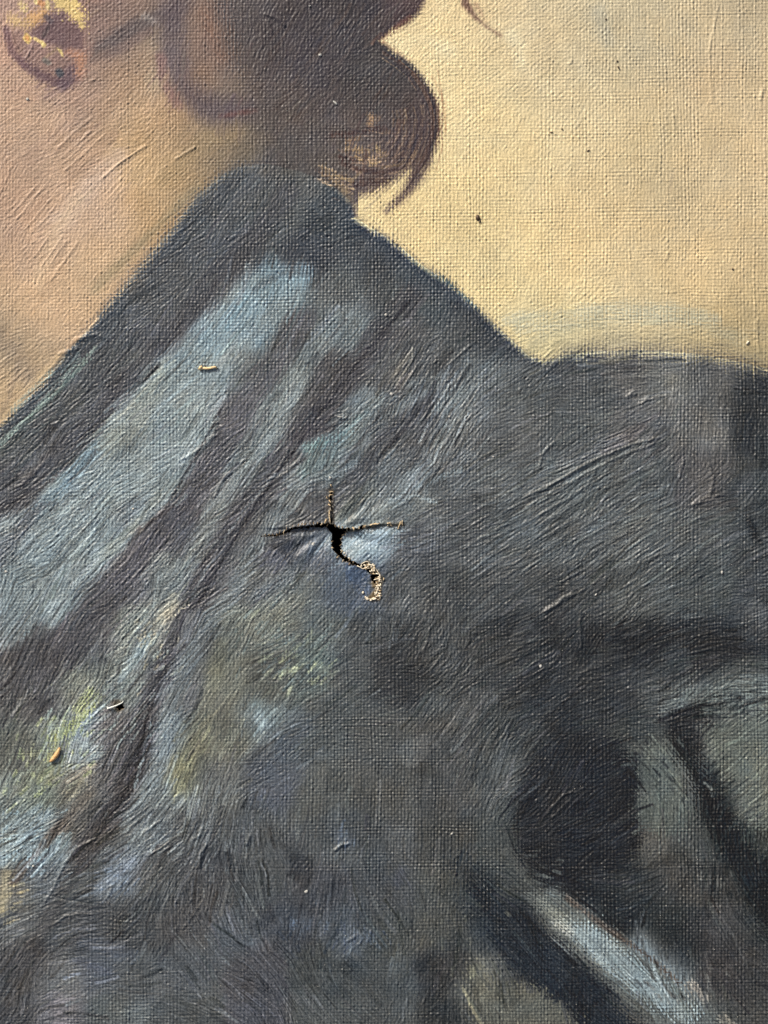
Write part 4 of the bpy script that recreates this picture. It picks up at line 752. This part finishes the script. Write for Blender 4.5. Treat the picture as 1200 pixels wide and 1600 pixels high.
kk = keep; lip_v, lip_f = [], []
ii_, jj_ = np.where(~kk[1:-1, 1:-1]); ii_ += 1; jj_ += 1
for i, j in zip(ii_, jj_):
    for di, dj, a, b in ((-1,0,(i,j),(i,j+1)), (1,0,(i+1,j+1),(i+1,j)), (0,-1,(i+1,j),(i,j)), (0,1,(i,j+1),(i+1,j+1))):
        if kk[i + di, j + dj]:
            n0 = len(lip_v)
            for (r, c) in (a, b):
                p = co[idx[r, c]]; lip_v.append(tuple(p))
            for (r, c) in (b, a):
                p = co[idx[r, c]]; q = random.Random(int(r) * 5000 + int(c))
                lip_v.append((p[0] - dj * q.uniform(-.2, 1.0) * U, p[1] + di * q.uniform(-.2, 1.0) * U, p[2] - q.uniform(3, 5) * U))
            lip_f.append((n0, n0 + 1, n0 + 2, n0 + 3))
for nm_, t_far, lb_ in (('torn_edge', False, 'ragged brown canvas edge round the tear'), ('torn_edge', True, 'edge of the small puncture hole')):
    fs = [f for f in lip_f if (lip_v[f[0]][0] < -.03) == t_far]
    ids = sorted({i for f in fs for i in f}); mp_ = {o_: n_ for n_, o_ in enumerate(ids)}
    if fs: tag(mesh_obj(nm_, [lip_v[i] for i in ids], [tuple(mp_[i] for i in f) for f in fs], linen_dark, painting, False), lb_)

def height_at(x, y):
    j = int(np.clip(round((x - X0) / STEP), 0, W - 1)); i = int(np.clip(round((y - Y0) / STEP), 0, H - 1))
    return float(hgt[i, j])
def tube(pts, r0, r1=None, n=6, z_is_abs=False, lift=1.0):
    """pts: (x, y[, z]) in u; z relative to local surface unless abs"""
    r1 = r0 if r1 is None else r1
    v, f = [], []
    P3 = [Vector((p[0], -p[1], (p[2] if len(p) > 2 else 0) + (0 if z_is_abs else height_at(p[0], p[1]) + lift))) for p in pts]
    for k, p in enumerate(P3):
        d = (P3[min(k + 1, len(P3) - 1)] - P3[max(k - 1, 0)]).normalized()
        s1 = d.cross(Vector((0, 0, 1)));  s1 = s1.normalized() if s1.length > 1e-3 else Vector((1, 0, 0)); s2 = s1.cross(d)
        r = r0 + (r1 - r0) * k / (len(P3) - 1)
        r *= rnd.uniform(.85, 1.15)
        for m in range(n):
            a = 2 * math.pi * m / n; q = p + (s1 * math.cos(a) + s2 * math.sin(a)) * r
            v.append(((q.x - 600) * U, (800 + q.y) * U, Z0 + q.z * U))
    for k in range(len(P3) - 1):
        for m in range(n): f.append((k * n + m, k * n + (m + 1) % n, (k + 1) * n + (m + 1) % n, (k + 1) * n + m))
    f.append(tuple(range(n))[::-1]); f.append(tuple((len(P3) - 1) * n + m for m in range(n)))
    return v, f
def thread(pts, r0, r1=None, mat=None, name='frayed_thread', parent=painting, lift=1.0):
    v, f = tube(pts, r0, r1, lift=lift); return mesh_obj(name, v, f, mat or linen, parent)

# threads standing in the upper split
thread(((517,819,1),(515.5,812,3),(514.6,804,3.4),(515,798,3),(518,797,1),(519,799,-1)), 1.0, .9)
thread(((508,818,2),(509,814,3),(510,811,1)), 1.7, 1.0)
for a in (((515,769,1),(519,768,2),(523,770,1)),((514,776,0),(516,773,2),(522,774,2)),((513,788,0),(516,790,2),(518,792,1)),((514,781,1),(517,785,1.5),(518,788,0)),((517,757,1),(518,761,1)),((512,780,.5),(510,776,.5))):
    thread(a, .9, .6)
# short ends along the left split
x_ = 438.0
while x_ < 518:
    yy = float(np.interp(x_, ckx, cky)) - 2.5; a = rnd.uniform(-4, 3); l = rnd.choice((1.2, 1.8, 2.5, 4.5))
    thread(((x_, yy - 2, -.6), (x_ + a * .4, yy + .5, .2), (x_ + a, yy + l, .6)), rnd.uniform(.45, .9), .4, mat=rnd.choice((linen, linen_dark, linen_dark)), lift=.5)
    x_ += rnd.uniform(2.5, 11)
for x_ in range(414, 438, 6):
    yy = float(np.interp(x_, ckx, cky)); thread(((x_, yy - 2, .4), (x_ + 1, yy, 1), (x_ + 1.5, yy + 2, .3)), .7, .5, mat=linen_dark)
thread(((445,828,1),(443,832,1.5),(444,838,.5)), .6, .5)
# ends along the right split
for x_ in (543, 551, 553, 561, 569, 571, 583, 585, 606, 611, 625):
    yy = float(np.interp(x_, ckx, cky)); s_ = rnd.choice((-1, 1))
    thread(((x_, yy - 3, .5), (x_ + rnd.uniform(-2, 2), yy, 2), (x_ + rnd.uniform(-3, 3), yy + rnd.uniform(1, 3), 1)), rnd.uniform(.7, 1.2), .6, mat=rnd.choice((linen, linen, linen_dark)))
thread(((622,827,1),(624,821,2),(626,815,1)), 1.2, .9); thread(((630,822,1),(628,817,1.5),(629,813,1)), .9, .7)
for a in (((586,818),(590,819),(594,817)),((578,821),(583,819),(588,820)),((605,818),(610,817),(612,821))): thread(a, 1.2, .9, lift=1.6)
# fringe of the main hole
for (x_, y_), (dx, dy) in (((541,832),(-4,-2)),((536,836),(-4,1)),((533,842),(-3,1)),((532,852),(-3,2)),((534,862),(-3,3)),((540,869),(-2,4)),((546,875),(-2,4)),((552,879),(-1,3)),((519,846),(3,-1)),((520,856),(3,1)),((528,870),(3,-3)),((536,876),(2,-3)),((546,881),(2,-3)),((530,824),(1,4)),((535,825),(0,4)),((524,822),(1,4))):
    thread(((x_ - dx * .6, y_ - dy * .6, .3), (x_, y_, .8), (x_ + dx * .6, y_ + dy * .6, -.5 if dx < 0 else .4)), rnd.uniform(.7, 1.2), .5, mat=rnd.choice((linen, linen_dark)))
# lattice of bare threads at the end of the tear
LAT = [((558,884),(562,886),(567,889),(573,887),(577,883)),((565,881),(570,878),(575,877),(577,882),(574,887)),((577,882),(582,883),(584,888),(589,890)),((582,883),(580,890),(583,893),(588,892)),((588,889),(590,893),(594,898),(595,903)),
       ((590,894),(588,899),(590,904)),((584,906),(588,905),(594,903)),((583,912),(585,908),(590,907)),((594,898),(592,906),(594,914),(592,920)),((585,905),(584,912),(586,918)),((576,910),(579,913),(581,919)),((577,907),(575,910)),((583,914),(588,916),(594,915)),
       ((586,909),(589,913),(588,919)),((580,918),(586,920),(592,919)),((581,912),(580,919)),((587,922),(592,924),(595,922)),((589,920),(590,926),(587,929)),((584,925),(590,928),(593,929)),((592,928),(594,933),(593,931)),((569,933),(575,933),(580,936)),
       ((575,937),(581,938),(587,936)),((578,933),(584,934),(589,932)),((583,938),(585,934),(588,931)),((586,883),(590,887)),((584,890),(580,886))]
for a in LAT[:3] + LAT[4:8:2]:
    thread([(p[0], p[1], rnd.uniform(.2, 1.4)) for p in a], rnd.uniform(.5, .9), .5, mat=gesso, lift=.4)
BP = [(578,878),(587,884),(594,893),(599,905),(597,925),(594,938),(583,941),(571,938),(578,932),(587,926),(585,912),(587,903),(580,892),(566,886)]
def inb(x, y):
    c = False
    for k in range(len(BP)):
        (x1, y1), (x2, y2) = BP[k], BP[k - 1]
        if (y1 > y) != (y2 > y) and x < (x2 - x1) * (y - y1) / (y2 - y1) + x1: c = not c
    return c
yv = 879.0
while yv < 942:                      # what is left of the weave: short lengths across and along
    xv = 562.0
    while xv < 602:
        if inb(xv, yv):
            if rnd.random() < .42: thread(((xv - 2.6, yv + rnd.uniform(-.7, .7), .2), (xv, yv, rnd.uniform(.8, 1.8)), (xv + rnd.uniform(1.5, 3), yv + rnd.uniform(-.9, .9), .1)), rnd.uniform(.8, 1.25), .7, mat=rnd.choice((linen, gesso, gesso)), lift=.4)
            if rnd.random() < .36: thread(((xv + rnd.uniform(-.8, .8), yv - 2.6, .1), (xv + 1, yv, rnd.uniform(.5, 1.6)), (xv + rnd.uniform(-.6, 1.4), yv + rnd.uniform(1.5, 3), .2)), rnd.uniform(.7, 1.2), .6, mat=rnd.choice((linen, gesso)), lift=.4)
        xv += 4.6
    yv += 4.4

def lump(name, x, y, rx, ry, rz, ang, mat, parent=None, seed=0, lift=.3, n=1):
    """irregular grain lying on the paint"""
    import bmesh
    bm = bmesh.new(); bmesh.ops.create_icosphere(bm, subdivisions=2, radius=1)
    r = random.Random(seed); ca, sa = math.cos(ang), math.sin(ang)
    k = [Vector((r.uniform(-1, 1), r.uniform(-1, 1), r.uniform(-1, 1))) for _ in range(4)]
    base = height_at(x, y) + lift
    for v in bm.verts:
        c = v.co.copy(); s_ = 1 + .22 * sum(math.sin(3 * c.dot(q) + i) for i, q in enumerate(k)) / 2
        a, b, z = c.x * rx * s_, c.y * ry * s_, c.z * rz * s_ + rz * .6
        v.co = ((x + a * ca - b * sa - 600) * U, (800 - (y - a * sa - b * ca)) * U, Z0 + (base + z) * U)
    me = bpy.data.meshes.new(name); bm.to_mesh(me); bm.free(); me.shade_smooth(); me.materials.append(mat)
    return link(name, me, parent)
BIT = []
for (x0_, y0_), (x1_, y1_), n_ in (((566,884),(582,884),6),((582,884),(594,900),6),((594,900),(592,932),10),((588,910),(590,930),6),((570,934),(592,936),8)):
    for k in range(n_):
        t_ = rnd.random(); BIT.append((x0_ + (x1_ - x0_) * t_ + rnd.uniform(-2.5, 2.5), y0_ + (y1_ - y0_) * t_ + rnd.uniform(-2, 2), rnd.uniform(.7, 1.8)))
for k, (x_, y_, r_) in enumerate(tuple(BIT) + ((590,922,2.2),(593,931,2.2),(586,936,2.4),(580,937,2.1),(574,934,1.9),(589,916,1.8),(593,908,1.6),(577,882,1.5),(585,891,1.5),(588,927,2.4),(594,900,1.5),(571,933,1.4),(567,926,2.0),(540,836,1.6),(545,872,1.4),(538,864,1.6),(533,860,1.3),(591,919,1.9),(583,935,2.0),(594,934,1.6))):
    lump('gesso_crumb', x_, y_, r_, r_ * .8, r_ * .6, k, gesso, painting, seed=k)

# ---------------------------------------------------------------- debris lying on the painting (things of their own)
straw = simple_mat('dry_straw', (.66, .42, .18), (.95, .78, .48), 2500, .6, (1, 6, 1))
husk_m = simple_mat('seed_husk', (.50, .27, .10), (.80, .52, .25), 2200, .5, (1, 4, 1))
dirt = simple_mat('dirt', (.035, .022, .014), (.10, .062, .036), 4000, .6)
dust_m = simple_mat('dust', (.34, .34, .32), (.55, .55, .52), 4000, .9)
fibre_m = simple_mat('pale_fibre', (.60, .64, .60), (.85, .87, .82), 3000, .6)
v, f = tube(((312,577,.3),(316,575.5,1),(322,576,1.2),(329,575.4,1.2),(335,574,.8),(339,575,.3)), 2.3, 1.7, 8, lift=1.2)
o = mesh_obj('straw_fragment', v, f, straw)
tag(o, 'short piece of golden straw lying on the light blue fold of the gown', 'straw')
v, f = tube(((312,577,.6),(314,574,2.0),(316,573,2.2)), 2.2, 1.8, 6, lift=1.2)
mesh_obj('split_end', v, f, straw, o)
def spindle(name, p0, p1, r, mat, bend=2.0, parent=None):
    v, f = [], []; n = 8; K = 9
    for k in range(K):
        t_ = k / (K - 1); x = p0[0] + (p1[0] - p0[0]) * t_; y = p0[1] + (p1[1] - p0[1]) * t_
        dx, dy = p1[0] - p0[0], p1[1] - p0[1]; L = math.hypot(dx, dy); sx, sy = -dy / L, dx / L
        x -= sx * bend * math.sin(math.pi * t_) * -1; y -= sy * bend * math.sin(math.pi * t_) * -1
        rr = r * (.28 + .72 * math.sin(math.pi * (t_ * .9 + .07)) ** .8)
        for m in range(n):
            a = 2 * math.pi * m / n
            v.append(((x + sx * math.cos(a) * rr - 600) * U, (800 - (y + sy * math.cos(a) * rr)) * U, Z0 + (height_at(p0[0], p0[1]) + 3.0 + math.sin(a) * rr * .75) * U))
    for k in range(K - 1):
        for m in range(n): f.append((k * n + m, (k + 1) * n + m, (k + 1) * n + (m + 1) % n, k * n + (m + 1) % n))
    f.append(tuple(range(n))); f.append(tuple((K - 1) * n + m for m in range(n))[::-1])
    return mesh_obj(name, v, f, mat, parent)
tag(spindle('seed_husk', (79,1190), (94,1168), 3.9, husk_m), 'slender orange brown seed husk on the yellow green paint at lower left', 'husk')
v, f = tube(((168,1107,1.2),(176,1104.5,2.6),(184,1101.5,2.2),(191,1098,.2),(193,1095,-.3)), 1.35, .9, 6, lift=1.4)
tag(mesh_obj('fibre', v, f, fibre_m), 'stiff whitish fibre sticking out beside the small puncture hole', 'fibre')
o = lump('dirt_crumb', 746.5, 340, 4.6, 3.3, 2.6, 1.5, dirt, None, 3)
tag(o, 'largest black brown crumb, on the beige backdrop right of the hair curl', 'crumb', 'dark crumbs stuck to the backdrop')
lump('crumb_knob', 749.6, 346, 2.1, 1.5, 1.5, 1.2, dirt, o, 5)
for x_, y_, rx_, ry_, a_, lb in ((919,236,2.6,1.3,.7,'small brown crumb in the middle of the beige backdrop'),(966,106,2.6,1.2,-1.1,'thin brown crumb just under another near the top of the backdrop'),(964,96,1.6,1.3,0,'small round brown crumb just above a thin one near the top of the backdrop'),
        (861,207,2.8,.9,0,'thin flat brown crumb left of a dot on the beige backdrop'),(878,202,1.2,1.2,0,'tiny brown dot right of a thin flat crumb on the backdrop'),(1145,421,1.8,1.6,0,'faint brown crumb at the lower right of the beige backdrop'),(947,30,1.5,1.5,0,'tiny dark dot in the grey smudge at the top of the backdrop')):
    tag(lump('dirt_crumb', x_, y_, rx_, ry_, 1.1, a_, dirt, None, int(x_)), lb, 'crumb', 'dark crumbs stuck to the backdrop')
tag(lump('paint_chip', 1168, 535.5, 3.4, 2.2, 1.6, .6, gesso, None, 9), 'cream paint chip at the right edge of the backdrop above the dark shape', 'chip')
SP = [(524,161,4.2,1.6,-.7,'white lint fleck on the dark hair'),(500,86,2.6,2,0,'pale round grain on the upper dark hair'),(43,155,2.2,2,0,'white grain on the skin below the earring'),(489,850,2.8,2.0,.8,'white grain on the flap left of the hole'),
      (516,746,1.9,1.9,0,'white grain just above the vertical end of the tear'),(612,616,2.6,2.4,0,'round pale grain on the gown among slanting strokes'),(845,1041,2.6,2.4,0,'round white grain on the dark area at right'),(1128,894,1.6,2.6,0,'white grain at the right on the ridged dark paint'),
      (479,1393,3.0,2.6,0,'pale grey grain on the dark paint at the bottom'),(931,929,1.0,2.2,-.8,'short white sliver right of the curled paint ridge'),(437,743,3.0,1.1,1.0,'small white sliver left of the top of the tear'),(771,714,1.6,1.2,0,'small white grain right of the centre folds'),
      (702,651,1.7,1.7,0,'pale grain on the dark strokes right of centre'),(603,492,2.0,1.8,0,'white grain on the weave of the upper gown'),(484,10,1.7,1.2,0,'white grain near the top edge on the hair'),(52,1353,2.2,1.9,0,'white grain below the light blue strokes at lower left'),
      (530,651,1.2,3.6,1.2,'thin pale crescent flake on the dark fold'),(706,1303,1.9,1.6,0,'pale grain on the woven brown grey area at the bottom'),(10,893,2.2,2.0,.5,'pale flake at the left edge on the blue grey fold'),(208,795,2.0,1.4,.5,'small pale fleck on the wide blue grey fold')]
for x_, y_, rx_, ry_, a_, lb in SP:
    tag(lump('lint_speck', x_, y_, rx_, ry_, 1.0, a_, dust_m, None, int(x_ + y_)), lb, 'speck', 'pale specks of lint and grit on the paint')
# fine dust nobody could count
dv, df = [], []
for k in range(900):
    x = rnd.uniform(0, 1200); y = rnd.uniform(0, 1600)
    if y < 560 and x > 620 and rnd.random() < .85: continue
    if x < 300 and y < 500 and rnd.random() < .7: continue
    r = .3 + .6 * rnd.random() ** 3; z = height_at(x, y) + .2; n0 = len(dv)
    a = rnd.uniform(0, 6)
    for q in range(4): dv.append(((x + r * math.cos(a + q * 1.57) * rnd.uniform(.6, 1.3) - 600) * U, (800 - y - r * math.sin(a + q * 1.57) * rnd.uniform(.6, 1.3)) * U, Z0 + z * U))
    dv.append(((x - 600) * U, (800 - y) * U, Z0 + (z + r) * U))
    df += [(n0 + q, n0 + (q + 1) % 4, n0 + 4) for q in range(4)]
tag(mesh_obj('dust', dv, df, dust_m, None, False), 'fine pale dust scattered over the dark paint', 'dust', kind='stuff')

# ---------------------------------------------------------------- folded canvas edge, stretcher, tabletop
wood = simple_mat('stretcher_wood', (.30, .19, .10), (.46, .31, .17), 60, .6, (1, 12, 12), 2)
xa, xb, ya, yb = ex[0], ex[-1], ey[0], ey[-1]
def sidewall(name, ring, tops, mat):
    v, f = [], []
    for (r, c) in ring:
        p = co[idx[r, c]]; v.append(tuple(p)); v.append((p[0], p[1], .0005))
    for k in range(len(ring) - 1): f.append((2 * k, 2 * k + 1, 2 * k + 3, 2 * k + 2))
    return mesh_obj(name, v, f, mat, painting)
sidewall('tacking_edge', [(0, c) for c in range(nx - 1, -1, -1)], None, linen)
sidewall('tacking_edge', [(ny - 1, c) for c in range(nx)], None, linen)
sidewall('tacking_edge', [(r, 0) for r in range(ny)], None, linen)
sidewall('tacking_edge', [(r, nx - 1) for r in range(ny - 1, -1, -1)], None, linen)
def box(name, x0, x1, y0, y1, z0, z1, mat, parent=None):
    import bmesh
    bm = bmesh.new(); bmesh.ops.create_cube(bm, size=1)
    for v in bm.verts: v.co = ((x0 + x1) / 2 + v.co.x * (x1 - x0), (y0 + y1) / 2 + v.co.y * (y1 - y0), (z0 + z1) / 2 + v.co.z * (z1 - z0))
    bmesh.ops.bevel(bm, geom=bm.edges[:], offset=.0008, segments=2, affect='EDGES')
    me = bpy.data.meshes.new(name); bm.to_mesh(me); bm.free(); me.materials.append(mat)
    return link(name, me, parent)
wx0, wx1, wy0, wy1 = (xa - 600) * U + .001, (xb - 600) * U - .001, (800 - yb) * U + .001, (800 - ya) * U - .001
bw = .04; zt = Z0 - .0012
box('stretcher_bar', wx0, wx0 + bw, wy0, wy1, .0006, zt, wood, painting); box('stretcher_bar', wx1 - bw, wx1, wy0, wy1, .0006, zt, wood, painting)
box('stretcher_bar', wx0 + bw + .0004, wx1 - bw - .0004, wy0, wy0 + bw, .0006, zt, wood, painting); box('stretcher_bar', wx0 + bw + .0004, wx1 - bw - .0004, wy1 - bw, wy1, .0006, zt, wood, painting)
table_m = simple_mat('dark_table_wood', (.030, .020, .013), (.055, .036, .022), 9, .5, (1, 14, 1), 3)
t_ = mesh_obj('tabletop', [(-1.2, -1.2, 0), (1.2, -1.2, 0), (1.2, 1.2, 0), (-1.2, 1.2, 0)], [(0, 1, 2, 3)], table_m, None, False)
tag(t_, kind='structure')
